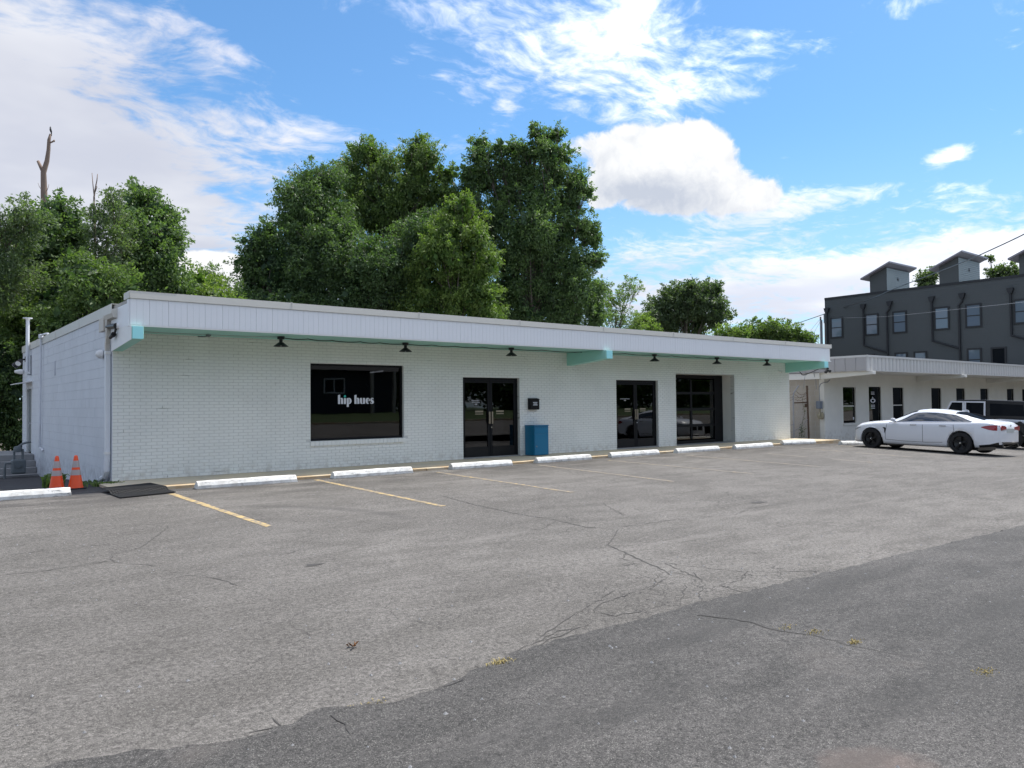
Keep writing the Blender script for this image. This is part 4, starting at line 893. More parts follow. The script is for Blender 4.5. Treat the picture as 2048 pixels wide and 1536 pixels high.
for i, (x0, x1, z0, z1) in enumerate(w2):
    fr_ = MB(); rect_frame(fr_, x0 + .002, x1 - .002, z0 if i != 1 else -.28, z1 - .002, YF + .05, YF + .11, .045); fr_ = fr_.build('window' if i != 1 else 'door', 'black_frame', B2)
    b = MB(); b.box(x0 + .045, YF + .07, (z0 if i != 1 else -.28) + .045, x1 - .045, YF + .076, z1 - .045); b.build('pane', 'b2_glass', fr_)
    if i != 1: b = MB(); b.box(x0 - .04, YF - .05, z0 - .09, x1 + .04, YF + .04, z0 - .002); b.build('sill', 'b2_white', fr_)
    if i in (0, 2): b = MB(); b.box(x0 + .045, YF + .055, 1.18, x1 - .045, YF + .07, 1.23); b.build('glazing_bar', 'b2_fascia', fr_)
# white decals on its door
def decal(px0, px1, py0, py1, n, lab, ring=False):
    a_ = onplane(px0, py0, 1, YF + .066); c_ = onplane(px1, py1, 1, YF + .066); b = MB(); rg = random.Random(int(py0))
    W_, H_ = c_.x - a_.x, a_.z - c_.z
    if ring:
        cx, cz = (a_.x + c_.x) / 2, (a_.z + c_.z) / 2
        for yy in (YF + .064, YF + .066):
            for k in range(14):
                t = k / 14 * 6.283
                for r in (.5, .28): b.v.append((cx + math.cos(t) * W_ * r, yy, cz - .04 + math.sin(t) * H_ * .33 * r / .5))
        for k in range(14):
            a0, a1 = 2 * k, 2 * ((k + 1) % 14); b.f += [(a0, a1, a1 + 1, a0 + 1), (a0 + 28, a0 + 29, a1 + 29, a1 + 28), (a0, a0 + 28, a1 + 28, a1), (a0 + 1, a1 + 1, a1 + 29, a0 + 29)]
        b.prism([(cx - .04, cz + H_ * .5), (cx + .05, cz + H_ * .3), (cx + .0, cz + H_ * .2), (cx - .08, cz + H_ * .3)], 1, YF + .064, YF + .066)
        b.prism([(cx - .06, cz - H_ * .42), (cx + .06, cz - H_ * .42), (cx + .02, cz - H_ * .54), (cx - .02, cz - H_ * .54)], 1, YF + .064, YF + .066)
    for k in range(n):
        z = a_.z - H_ * (k + .2) / n; x = a_.x
        while x < c_.x - .01: w = rg.uniform(.025, .06); b.box(x, YF + .064, z - H_ / n * .5, min(x + w, c_.x), YF + .066, z); x += w + .015
    tag(b.build('door_decal', 'white_letter'), lab, 'decal')
decal(1742, 1749, 783, 790, 3, 'topmost white decal of small text on the low building door'); decal(1740.5, 1751, 793, 806, 0, 'round white emblem in the middle of the low building door', True); decal(1742, 1750, 809, 818, 3, 'lowest white decal of small text on the low building door')
b = MB(); q = onplane(1706, 837, 1, YF + .066); b.box(q.x, YF + .064, q.z - .05, q.x + .09, YF + .066, q.z + .06); tag(b.build('window_sticker', 'white_letter'), 'small white sticker low in the first narrow window', 'sticker')
b = MB(); b.box(X2 + .3, 3.5, -.3, X3 - .3, 3.6, 2.8); b.box(X2 + .3, .1, 2.7, X3 - .3, 3.5, 2.75); b.build('room_walls', 'interior', B2)
# ------------------------------------------------------------------ gate between the buildings
def P(px, py, y=.45): return onplane(px, py, 1, y)
t = thing('chain_link_gate', 'chain-link gate topped with barbed wire between the two white buildings', 'gate', (25.1, .45, -.2))
yG = .45
b = MB(); p = P(1602, 777); b.tube([(24.52, yG, -.3), (24.54, yG, 1.62)], .032, 8); b.tube([(24.54, yG, 1.62), (24.58, yG, 1.75), (24.78, yG - .1, 2.05)], .03, 6); b.build('post', 'galvanised', t)
b = MB(); b.tube([(25.62, yG, -.3), (25.56, yG, 2.0)], .038, 8); b.lathe((25.56, yG, 2.0), [(.045, 0), (.045, .04), (0, .06)], 8); b.build('post', 'rust', t)
b = MB(); b.tube([(24.56, yG, 1.36), (25.56, yG, 1.38)], .026, 8); b.build('top_rail', 'rust', t)
b = MB()
for k in range(26):
    for s in (1, -1):
        x0 = 24.56 + k * .08 - (0.9 if s > 0 else 0); pts = [(x0, -.15), (x0 + s * 1.5, 1.35)]
        (xa, za), (xb, zb_) = pts
        if s < 0: xa, za, xb, zb_ = xb, zb_, xa, za
        sl_2 = (zb_ - za) / (xb - xa); lo, hi = max(24.56, min(xa, xb)), min(25.56, max(xa, xb))
        if hi - lo > .03: b.tube([(lo, yG, za + (lo - xa) * sl_2), (hi, yG, za + (hi - xa) * sl_2)], .0028, 3, cap=False)
b.build('chain_mesh', 'galvanised', t, kind='stuff')
rg = random.Random(8); b = MB()
for k, z in enumerate((1.48, 1.58, 1.70, 1.82)):
    pts = [(24.6 + i * .1 + (.12 if k > 2 else 0), yG - .02, z - .12 * math.sin(i / 9 * 3.14) * (1.4 if k > 1 else .4) + rg.uniform(-.02, .02) + (i / 9) * .08) for i in range(10)]
    b.tube(pts, .006, 4)
    for q in pts[1::1]: b.tube([(q[0], q[1], q[2] - .03), (q[0] + .01, q[1], q[2] + .03)], .004, 3)
    pts = [(23.62 + i * .1, yG - .02, z + .03 - .06 * math.sin(i / 9 * 3.14) + rg.uniform(-.02, .02)) for i in range(10)]; b.tube(pts, .005, 4)
b.build('barbed_wire', 'rust', t)
b = MB(); b.tube([(23.60, yG, 1.56), (24.54, yG, 1.56)], .012, 6); b.tube([(23.6, yG, .42), (24.52, yG, .50)], .014, 6); b.tube([(23.6, yG, .08), (24.5, yG, .22), (25.2, yG, .46), (25.6, yG, .72)], .010, 6); b.build('side_rail', 'galvanised', t)
b = MB(); b.box(25.28, yG - .06, 1.18, 25.50, yG - .04, 1.32); b.build('gate_latch', 'rust', t, bevel=.01)
# climbing weed on the gate
rg = random.Random(31); b = MB(); pts = [(25.05, yG - .03, -.2), (25.0, yG - .03, .3), (25.12, yG - .03, .6), (25.3, yG - .03, .95), (25.2, yG - .03, 1.25), (25.15, yG - .03, 1.55)]
b.tube(pts, .006, 4)
st_ = b.build('stem', 'bark')
def leafquads(pts, spread, n, ln, rgx):
    V, Fc = [], []
    for k in range(n):
        i = rgx.randrange(len(pts) - 1); t_ = rgx.random(); p = Vector(pts[i]).lerp(Vector(pts[i + 1]), t_) + Vector((rgx.gauss(0, spread), rgx.gauss(0, .03), rgx.gauss(0, spread * .6)))
        d = Vector((rgx.uniform(-1, 1), rgx.uniform(-.6, .6), rgx.uniform(-1, .3))).normalized(); s_ = d.orthogonal().normalized(); l = ln * rgx.uniform(.5, 1.2); m_ = len(V)
        V += [tuple(p), tuple(p + d * l * .5 + s_ * l * .28), tuple(p + d * l), tuple(p + d * l * .5 - s_ * l * .28)]; Fc.append((m_, m_ + 1, m_ + 2, m_ + 3))
    return V, Fc
vn = thing('gate_vine', 'weedy vine climbing the chain-link gate', 'vine', (25.05, yG, -.2)); st_.parent = vn; st_.location = (-25.05, -yG, .2)
b = MB(); b.v, b.f = leafquads(pts, .05, 90, .06, rg); v2, f2 = leafquads([(24.85, yG, -.15), (25.1, yG, .35), (25.3, yG, .1)], .14, 170, .07, rg); n_ = len(b.v); b.v += v2; b.f += [tuple(i + n_ for i in q) for q in f2]
o = b.build('leaves', 'leaf_grey', vn); o['kind'] = 'stuff'; at_ = o.data.attributes.new('tone', 'FLOAT', 'FACE'); at_.data.foreach_set('value', [rg.random() * .6 for _ in o.data.polygons])
t = thing('electric_meter', 'grey meter box and round tan cover on the low building side wall', 'meter', (25.7, .1, 1.0))
a_ = onplane(1637, 800, 1, -.02)
b = MB(); b.box(25.52, -.10, 1.12, 25.77, .06, 1.42); b.build('meter_box', 'meter_blue', t, bevel=.015)
b = MB(); b.tube([(25.66, -.04, .98), (25.66, -.04, 1.12)], .03, 8); b.lathe((25.70, -.06, .84), [(0, -.10), (.14, -.08), (.15, 0)], 16, 'x'); b.prism([(25.56, .70), (25.80, .70), (25.84, .84), (25.80, .98), (25.56, .98), (25.52, .84)], 1, -.10, -.02); b.build('cover', 'tan_box', t)
b = MB(); b.tube([(25.64, -.04, 1.42), (25.62, -.05, 1.6), (25.55, -.08, 1.95), (25.58, -.12, 2.1), (25.7, -.2, 2.16), (25.95, -.22, 2.18), (26.1, -.24, 2.28)], .018, 6); b.build('conduit', 'galvanised', t)
b = MB(); b.tube([(25.4, .05, 2.55), (25.5, .02, 2.2), (25.48, .0, 1.9)], .012, 6); b.tube([(25.2, .3, 2.5), (25.1, .35, 1.9)], .008, 6); b.tube([(24.9, 1, 2.6), (24.93, 1, 1.6)], .006, 6)
tag(b.build('hanging_wires', 'galvanised'), 'thin grey wires hanging from the eave above the gate', 'wire')
# service poles and wires
t = thing('utility_pole', 'weathered brown utility pole with a crossarm light before the dark townhouses', 'pole', (52, 17.5, 0))
a_ = at(1653, 700, 66); z1 = at(1652, 632, 66).z
b = MB(); b.tube([(a_.x, a_.y, -.5), (a_.x, a_.y, z1)], [.16, .12], 10); b.build('pole', 'wood_pole', t)
b = MB(); b.tube([(a_.x - .05, a_.y - .1, z1 - .6), (a_.x - .05, a_.y - .1, z1 + .2)], .24, 10); b.build('transformer', 'meter_grey', t)
q = at(1677, 636, 66); b = MB(); b.tube([(a_.x, a_.y, z1 - .5), tuple(q)], .035, 6); b.tube([tuple(q), tuple(q + Vector((.5, -.4, -.03)))], .09, 6); b.build('lamp_arm', 'galvanised', t)
a2 = at(1643.5, 700, 68); z2 = at(1643, 640, 68).z
b = MB(); b.tube([(a2.x, a2.y, -.5), (a2.x, a2.y, z2)], .11, 8); tag(b.build('steel_pole', 'galvanised'), 'pale grey steel pole left of the brown utility pole', 'pole')
a3 = at(1641, 634, 69); b = MB(); b.tube([(a3.x, a3.y, -.5), tuple(a3)], .07, 8); tag(b.build('thin_pole', 'rust'), 'thin reddish pole with guy wires beside the steel pole', 'pole')
def wire(name, pts, r, lab, m='black_metal'):
    P = [Vector(q) for q in pts]; b = MB(); b.tube(P, r, 5); tag(b.build(name, m), lab, 'wire')
wp = [(1500, 672, 66), (1580, 651, 66), (1649, 628, 66), (1700, 611, 63), (1745, 596, 58), (1785, 579, 53), (1840, 557.5, 47), (1928, 523.5, 40), (1990, 496, 36), (2048, 468.5, 33), (2110, 436, 30)]
def smooth(L, k=5):
    out = []
    for i in range(len(L) - 1):
        p0, p1, p2, p3 = L[max(i - 1, 0)], L[i], L[i + 1], L[min(i + 2, len(L) - 1)]
        for j in range(k):
            t_ = j / k; out.append(tuple(.5 * ((2 * b_) + (-a_ + c_) * t_ + (2 * a_ - 5 * b_ + 4 * c_ - d_) * t_ ** 2 + (-a_ + 3 * b_ - 3 * c_ + d_) * t_ ** 3) for a_, b_, c_, d_ in zip(p0, p1, p2, p3)))
    return out + [L[-1]]
wire('service_cable', [at(*q) for q in smooth(wp)], .028, 'thick black overhead cable rising across the townhouses to the right')
wire('service_wire', [at(*q) for q in smooth([(1660, 636, 65), (1770, 633, 58), (1900, 620, 50), (2048, 604, 42), (2150, 590, 38)])], .009, 'thin pale wire crossing the townhouse upper windows', 'galvanised')
wire('guy_wire', [at(1642, 636, 68.5), at(1612, 672, 68)], .012, 'upper guy wire of the thin reddish pole', 'galvanised')
wire('guy_wire', [at(1642, 640, 68.5), at(1622, 676, 68)], .012, 'lower guy wire of the thin reddish pole', 'galvanised')
# ================================================================== dark townhouses
TH = thing('townhouse_row', 'row of dark grey three storey townhouses with pop-up roof rooms', 'townhouses', (58, 5, -.5))
TX, TYF, TYN = 58.0, 17.7, -14.0
rows_ = int(10.7 / .19)
b = MB()
for r in range(rows_):
    z0 = -.6 + r * .19; z1 = min(z0 + .19, 10.1)
    b.quad((TX - .023, TYF, z0), (TX - .023, TYN, z0), (TX - .008, TYN, z1), (TX - .008, TYF, z1)); b.quad((TX - .023, TYF, z0), (TX - .008, TYF, z0), (TX - .008, TYN, z0), (TX - .023, TYN, z0))
b.build('lap_siding', 'siding_dark', TH)
b = MB(); b.box(TX - .004, TYN, -.6, TX + 12, TYF, 10.0); b.box(TX - .03, TYF - .04, -.6, TX + .1, TYF + .02, 10.12); b.build('wall', 'siding_dark', TH)
b = MB(); b.box(TX - .05, TYN, 9.93, TX + .25, TYF + .03, 10.12); b.build('parapet_cap', 'town_trim', TH)
def town_window(yc, zt, zb_, w=.86, low=False):
    y0, y1 = yc - w / 2, yc + w / 2
    f_ = MB(); rect_frame_x(f_, TX - .08, TX - .024, y0 - .12, y1 + .12, zb_ - .12, zt + .12, .12); f_ = f_.build('window', 'town_trim', TH)
    zm = (zt + zb_) / 2; b = MB(); b.box(TX - .06, y0, zm - .035, TX - .028, y1, zm + .035); b.build('meeting_rail', 'town_trim', f_)
    for a_, c_ in ((zb_, zm - .035), (zm + .035, zt)):
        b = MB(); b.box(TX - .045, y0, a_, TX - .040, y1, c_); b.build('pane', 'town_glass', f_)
def rect_frame_x(b, x0, x1, y0, y1, z0, z1, w):
    b.box(x0, y0, z0, x1, y0 + w, z1); b.box(x0, y1 - w, z0, x1, y1, z1); b.box(x0, y0 + w, z0, x1, y1 - w, z0 + w); b.box(x0, y0 + w, z1 - w, x1, y1 - w, z1)
for yc in (16.7, 13.75, 11.55, 8.45, 6.27, 3.15, .97, -2.15, -4.3): town_window(yc, 8.28, 6.78)
for yc in (14.0, 11.5, 10.05, 6.28, 1.0): town_window(yc, 5.05, 3.6, .75)
b = MB(); rect_frame_x(b, TX - .08, TX - .024, 4.2, 5.2, 2.6, 5.15, .12); fr_ = b.build('balcony_door', 'town_trim', TH); b = MB(); b.box(TX - .05, 4.32, 2.72, TX - .045, 5.08, 5.03); b.build('pane', 'car_glass', fr_)
def spout(ya, zt, jog=None, diag=None, zb_=-.5):
    b = MB(); x = TX - .13
    pts = [(x, ya, zt)]
    if jog: pts += [(x, ya, zt - .3), (x, ya + jog, zt - .6)]
    yb = ya + (jog or 0)
    if diag: pts += [(x, yb, diag[0]), (x, yb - diag[1], diag[0] - .7), (x, yb - diag[1], diag[0] - 1.0)]
    else: pts += [(x, yb, zb_)]
    b.tube(pts, .075, 6); d = b.build('downspout', 'town_trim', TH)
    b = MB(); b.prism([(ya - .22, zt + .28), (ya + .22, zt + .28), (ya + .15, zt), (ya + .08, zt - .12), (ya - .08, zt - .12), (ya - .15, zt)], 0, TX - .25, TX - .026); b.build('collector_box', 'town_trim', d)
for k in range(5):
    o_ = -5.28 * k; spout(14.39 + o_, 8.95, None, (5.9, 1.9)); spout(12.26 + o_, 8.95, .23)
spout(17.5, 8.95)
for k, yn in enumerate((12.5, 7.22, 1.94, -3.34)):
    yf = yn + 1.35; zn, zf = 11.98, 11.38; x1 = TX + 3.9
    b = MB(); b.prism([(yn, 10.0), (yf, 10.0), (yf, zf), (yn, zn)], 0, TX, x1); rr = b.build('roof_room', 'siding_dark', TH)
    b = MB()
    for r in range(13):
        z0 = 10.12 + r * .15
        if z0 + .15 < zn + .01: b.quad((TX, yn - .022, z0), (x1, yn - .022, z0), (x1, yn - .004, z0 + .15), (TX, yn - .004, z0 + .15)); b.quad((TX, yn - .004, z0), (x1, yn - .004, z0), (x1, yn - .022, z0), (TX, yn - .022, z0))
    b.build('light_siding', 'siding_light', rr)
    b = MB(); sl3 = (zn - zf) / (yf - yn)
    b.prism([(yn - .45, zn + .04 + .45 * sl3), (yf + .55, zf + .04 - .55 * sl3), (yf + .55, zf + .16 - .55 * sl3), (yn - .45, zn + .16 + .45 * sl3)], 0, TX - .45, x1 + .4); b.build('shed_roof', 'roof_trim', rr)
    b = MB(); b.lathe((TX + 1.9, yn - .03, 11.2), [(0, -.06), (.12, -.05), (.13, .0)], 12, 'y'); b.build('vent', 'meter_grey', rr)
q = at(1700, 590, 80); b = MB(); b.tube([(TX + 5, 15.5, 10), (TX + 5, 15.5, 11.4)], .03, 6); b.tube([(TX + 5, 16.1, 11.3), (TX + 5, 14.2, 11.3)], .02, 5)
for k in range(6): b.tube([(TX + 4.6, 14.3 + k * .3, 11.3), (TX + 5.4, 14.3 + k * .3, 11.3)], .012, 4)
tag(b.build('roof_aerial', 'galvanised'), 'thin aerial on the flat townhouse roof left of the roof rooms', 'aerial')
b = MB(); a_ = at(2001, 727, 60); q = at(2001, 701, 60); b.tube([tuple(a_ - Vector((0, 0, 1))), tuple(q)], .05, 8); p1, p2 = at(1990, 702, 60), at(2013, 703, 60); b.tube([tuple(p1), tuple(p2)], .03, 6)
tag(b.build('tee_pole', 'white_pipe'), 'short white tee topped pole in front of a townhouse door', 'pole')
# ================================================================== house across the street (seen mirrored in the shop glass)
HS = thing('dark_house', 'dark sided house with a white window, seen only mirrored in the shop window', 'house', (20, -34, -.4))
zh = .9
b = MB(); b.box(8, -46, zh - .3, 28, -37, zh + 3.2); b.build('wall', 'house_siding', HS)
b = MB(); b.prism([(-47, zh + 3.2), (-36.2, zh + 3.2), (-41.5, zh + 5.6)], 0, 7.2, 28.8); b.build('roof', 'house_roof', HS)
for xw in (10.5, 16.2, 21.8):
    f_ = MB(); rect_frame(f_, xw, xw + 1.7, zh + 1.5, zh + 2.6, -37.0, -36.93, .08); f_.box(xw + .81, -37, zh + 1.58, xw + .89, -36.94, zh + 2.52); f_ = f_.build('window', 'trim_white', HS); b = MB(); b.box(xw + .1, -36.99, zh + 1.58, xw + 1.6, -36.98, zh + 2.52); b.build('pane', 'car_glass', f_)
for xw in (25.4, 27.3): b = MB(); b.box(xw, -36.4, zh - .05, xw + .22, -36.2, zh + 3.2); b.build('porch_post', 'b2_side', HS)
# ================================================================== cars
def interp(tab, s):
    tab = sorted(tab); xs = [t[0] for t in tab]; ys = [t[1] for t in tab]; return float(np.interp(s, xs, ys))
def wheel(parent, x, y, z, r, w, rim, side, spokes=5):
    # side -1: outer face towards -x
    b = MB(); b.lathe((x, y, z), [(r * .66, -w / 2), (r * .93, -w / 2), (r, -w / 2 + .035), (r, w / 2 - .035), (r * .93, w / 2), (r * .66, w / 2)], 36, 'x'); t = b.build('wheel', 'tyre', parent, smooth=False)
    b = MB(); xo = x + side * w * .46; b.lathe((xo, y, z), [(r * .69, side * .01), (r * .67, -side * .02), (r * .62, -side * .06), (0, -side * .10)], 30, 'x'); b.build('rim', 'car_black', t)
    b = MB()
    for k in range(spokes):
        for dd in (-.13, .13):
            a = 6.283 * k / spokes + .3 + dd; c0 = Vector((0, math.cos(a - dd * .6), math.sin(a - dd * .6))) * r * .12; c1 = Vector((0, math.cos(a), math.sin(a))) * r * .66; d = (c1 - c0).normalized(); n = Vector((0, -d.z, d.y)) * r * .045
            xx = Vector((xo, y, z)); fr = Vector((side * .005, 0, 0)); bk = Vector((-side * .03, 0, 0)); i = len(b.v)
            for p in (c0 - n, c0 + n, c1 + n * .8, c1 - n * .8): b.v.append(tuple(xx + p + fr))
            for p in (c0 - n, c0 + n, c1 + n * .8, c1 - n * .8): b.v.append(tuple(xx + p + bk))
            b.f += [(i, i + 1, i + 2, i + 3), (i, i + 4, i + 5, i + 1), (i + 1, i + 5, i + 6, i + 2), (i + 2, i + 6, i + 7, i + 3), (i + 3, i + 7, i + 4, i)]
    b.lathe((xo, y, z), [(r * .16, -side * .03), (r * .16, side * .004), (r * .08, side * .012), (0, side * .012)], 16, 'x'); b.build('spokes', rim, t)
    b = MB(); b.lathe((xo + side * .012, y, z), [(r * .07, 0), (r * .07, side * .004), (0, side * .004)], 12, 'x'); b.build('hub_cap', 'chrome', t)
    return t
def make_saloon():
    root = thing('saloon_car', 'white four-door saloon car with black wheels parked nose-in by the shop', 'car', (0, 0, 0))
    ZR = [(-2.44, .80), (-2.43, .93), (-2.38, 1.005), (-2.20, 1.035), (-2.0, 1.065), (-1.7, 1.16), (-1.4, 1.255), (-1.0, 1.315), (-.6, 1.36), (-.25, 1.365), (-.02, 1.345), (.2, 1.285), (.45, 1.175), (.7, 1.045), (.84, .98), (1.1, .955), (1.6, .905), (1.9, .845), (2.08, .76), (2.16, .66), (2.2, .55)]
    ZB = [(-2.44, .72), (-2.40, .90), (-2.2, .965), (-1.9, .975), (-1.2, .955), (-.3, .93), (.6, .90), (1.0, .875), (1.4, .84), (1.8, .77), (2.05, .68), (2.2, .50)]
    WW = [(-2.44, .60), (-2.40, .72), (-2.3, .80), (-2.1, .865), (-1.8, .905), (-1.3, .913), (0, .905), (1.2, .905), (1.6, .885), (1.85, .83), (2.02, .74), (2.13, .60), (2.2, .42)]
    WR = [(-2.44, .50), (-2.2, .66), (-1.9, .60), (-1.5, .56), (-1.0, .565), (0, .585), (.4, .60), (.8, .66), (1.05, .74), (1.4, .74), (1.9, .66), (2.1, .52), (2.2, .38)]
    ZS = [(-2.44, .34), (-2.2, .26), (-1.9, .22), (-1.0, .19), (1.0, .19), (1.8, .20), (2.1, .20), (2.2, .24)]
    S = list(np.arange(-2.44, 2.2001, .04)); S = [round(float(s), 3) for s in S]
    def prof(s):
        w, zb, zr, zs, wr = interp(WW, s), interp(ZB, s), interp(ZR, s), interp(ZS, s), interp(WR, s); g = zr - zb; k = min(1, max(0, g / .25))
        P = [(.45 * w, zs), (.93 * w, zs), (.975 * w, zs + .07), (.995 * w, zs + .5 * (zb - .28 - zs)), (1.0 * w, zb - .26), (.992 * w, zb - .16), (.985 * w, zb - .09), (.958 * w, zb - .012), (.945 * w - .012 * k, zb)]
        wi = .945 * w - .012 * k; zt = zr - .015 - .055 * k
        for q in (.22, .44, .66, .86, 1.0): P.append((wi + (wr - wi) * q + .022 * k * math.sin(q * 3.14), zb + (zt - zb) * q))
        P += [(wr * .84, zr - .004 - .022 * k), (wr * .5, zr - .006 * k), (0, zr)]
        for ax in (-1.40, 1.41):
            d = abs(s - ax)
            if d < .375:
                za = .33 + math.sqrt(.375 ** 2 - d * d) * .98
                P = [(x, max(z, za + i * .002)) if i < 7 else (x, z) for i, (x, z) in enumerate(P)]
        return P
    PR = [prof(s) for s in S]; K = len(PR[0])
    parts = {}
    def put(name, pts):
        v, f = parts.setdefault(name, ({}, [])); idx = []
        for p in pts:
            key = tuple(round(c, 5) for c in p); idx.append(v.setdefault(key, len(v)))
        if len(set(idx)) >= 3: f.append(tuple(dict.fromkeys(idx)))
    for i in range(len(S) - 1):
        sm_ = (S[i] + S[i + 1]) / 2
        for j in range(K - 1):
            zc = sum(q[1] for q in (PR[i][j], PR[i + 1][j], PR[i + 1][j + 1], PR[i][j + 1])) / 4; g = interp(ZR, sm_) - interp(ZB, sm_); nm = 'body'
            if j >= 13 and .02 < sm_ < .82: nm = 'windscreen'
            if j >= 13 and -1.98 < sm_ < -1.10: nm = 'rear_window'
            if sm_ < -1.9 and zc < .36: nm = 'diffuser'
            if -1.0 < sm_ < 1.0 and j == 1: nm = 'body'
            for sg in (-1, 1):
                q = [(sg * PR[i][j][0], S[i], PR[i][j][1]), (sg * PR[i + 1][j][0], S[i + 1], PR[i + 1][j][1]), (sg * PR[i + 1][j + 1][0], S[i + 1], PR[i + 1][j + 1][1]), (sg * PR[i][j + 1][0], S[i], PR[i][j + 1][1])]
                put(nm, q if sg > 0 else q[::-1])
    for i, e_ in ((0, -1), (len(S) - 1, 1)):
        for j in range(K - 1):
            a_, c_ = PR[i][j], PR[i][j + 1]; q = [(-a_[0], S[i], a_[1]), (a_[0], S[i], a_[1]), (c_[0], S[i], c_[1]), (-c_[0], S[i], c_[1])]
            put('body' if (a_[1] > .36 or e_ > 0) else 'diffuser', q if e_ < 0 else q[::-1])
    mats_ = dict(body='car_white', side_window='car_glass', windscreen='car_glass', rear_window='car_glass', tail_light='red_lens', diffuser='car_black', headlight='lens_clear')
    for nm, (v, f) in parts.items():
        groups = [(nm, f)]
        if False:
            vv = list(v); L = [q for q in f if vv[q[0]][0] + vv[q[1]][0] + vv[q[2]][0] < 0]; groups = [(nm, L), (nm, [q for q in f if q not in set(L)])]
        for n2, ff in groups:
            b = MB(); vv = list(v); used = sorted({i for q in ff for i in q}); mp_ = {u: k for k, u in enumerate(used)}
            b.v = [vv[u] for u in used]; b.f = [tuple(mp_[i] for i in q) for q in ff]; b.build(n2, mats_[nm], root, smooth=True)
    def surf(s, z, sg, off=.003):
        P = prof(s)
        for (xa, za), (xb, zb_) in zip(P[1:9], P[2:10]):
            if za <= z <= zb_ and zb_ - za > 1e-6: return (sg * (xa + (xb - xa) * (z - za) / max(1e-6, zb_ - za) + off), s, z)
        return (sg * (P[4][0] + off), s, z)
    def gh(s, q, sg, off=.005):                   # point on the glasshouse side, q 0 at the belt and 1 at the roof rail
        P = prof(s)[8:14]; t = q * 5; i = min(4, int(t)); a_, c_ = P[i], P[i + 1]; t -= i; return (sg * (a_[0] + (c_[0] - a_[0]) * t + off), s, a_[1] + (c_[1] - a_[1]) * t)
    def patch(name, m_, cols, fn):
        b = MB(); n = len(cols[0])
        for c in cols:
            for p in c: b.v.append(fn(*p))
        for i in range(len(cols) - 1):
            for j in range(n - 1): k = i * n + j; b.f.append((k, k + n, k + n + 1, k + 1))
        return b.build(name, m_, root, smooth=True)
    for sg in (-1, 1):
        cols = []
        for s in np.linspace(-1.74, .68, 60):
            top = min(.80, .02 + ((s + 1.74) / .62) ** .62 * .80 if s < -1.12 else .80, .02 + ((.68 - s) / .60) ** .8 * .80)
            bot = .08 + max(0, (-1.45 - s) * .5) * .3; cols.append([(float(s), bot + (max(top, bot + .005) - bot) * q, sg) for q in np.linspace(0, 1, 6)])
        patch('side_window', 'car_glass', cols, lambda s, q, g: gh(s, q, g))
        zz0 = [(-2.415, .76, .895), (-2.36, .745, .905), (-2.28, .745, .905), (-2.18, .76, .895), (-2.08, .79, .875), (-1.98, .825, .845)]
        patch('tail_light', 'red_lens', [[(s, a_ + (c_ - a_) * q, sg) for q in (0, .5, 1)] for s, a_, c_ in zz0], lambda s, z, g: surf(s, z, g, .006))
        b = MB(); b.prism([(sg * .30, .79), (sg * .62, .755), (sg * .675, .83), (sg * .62, .90), (sg * .32, .865)], 1, -2.452, -2.435); b.build('tail_light', 'red_lens', root)
        zz0 = [(1.80, .685, .70), (1.90, .645, .70), (2.0, .61, .685), (2.08, .585, .65), (2.13, .575, .61)]
        patch('headlight', 'lens_clear', [[(s, a_ + (c_ - a_) * q, sg) for q in (0, .5, 1)] for s, a_, c_ in zz0], lambda s, z, g: surf(s, z, g, .006))
    for sg in (-1, 1):
        for seam in ([(.92, .34), (.92, .5), (.90, .7), (.88, .86)], [(-.28, .30), (-.28, .6), (-.26, .91)], [(-1.02, .34), (-1.1, .5), (-1.22, .7), (-1.18, .93)], [(.92, .33), (.3, .30), (-.4, .30), (-1.0, .33)]):
            pts = [surf(s, z, sg) for s, z in seam]; P = []
            for p, q in zip(seam, seam[1:]):
                for k in range(5): t = k / 5; P.append(surf(p[0] + (q[0] - p[0]) * t, p[1] + (q[1] - p[1]) * t, sg, -.001))
            b = MB(); b.tube(P, .0065, 4, cap=False); b.build('door_seam', 'car_black', root)
        for s in (.02, -.88): b = MB(); p = surf(s, .83, sg, .012); b.box(p[0] - .012, s - .10, .825, p[0] + .012, s + .10, .85); b.build('door_handle', 'chrome', root, bevel=.006)
        b = MB(); p = surf(1.0, .62, sg, .004); q = surf(.90, .70, sg, .004)
        b.v = [surf(1.02, .72, sg, .004), surf(.93, .72, sg, .004), surf(.90, .68, sg, .004), surf(.93, .56, sg, .004), surf(.955, .52, sg, .004), surf(.96, .66, sg, .004)]; b.f = [(0, 1, 2, 5), (5, 2, 3, 4)]; b.build('fender_vent', 'car_black', root)
        b = MB(); b.box(sg * .90, .58, .935, sg * 1.04, .70, 1.03); b.build('mirror', 'car_white', root, bevel=.03); b = MB(); b.box(sg * .86, .60, .915, sg * .96, .66, .94); b.build('mirror_arm', 'car_black', root)
        b = MB(); b.tube([surf(s, interp(ZB, s) - .004, sg, .0) for s in np.arange(.82, -1.7, -.1)], .008, 5); b.build('window_trim', 'car_black', root)
    for ax in (-1.40, 1.41):
        b = MB(); b.box(-.62, ax - .40, .12, .62, ax + .40, .66); b.build('wheel_well', 'car_black', root)
        for sg in (-1, 1): wheel(root, sg * .785, ax, .33, .33, .235, 'rim_black', sg)
        for sg in (-1, 1):
            b = MB(); n = 24; 
            for k in range(n + 1):
                t = math.pi * k / n; cy_, cz_ = math.cos(t), math.sin(t)
                b.v += [(sg * .66, ax + .376 * cy_, max(.2, .33 + .37 * cz_)), (sg * (interp(WW, ax + .376 * cy_) * .985), ax + .376 * cy_, max(.2, .33 + .37 * cz_))]
                if k: b.f.append((2 * k - 2, 2 * k - 1, 2 * k + 1, 2 * k))
            b.build('arch_liner', 'car_black', root)
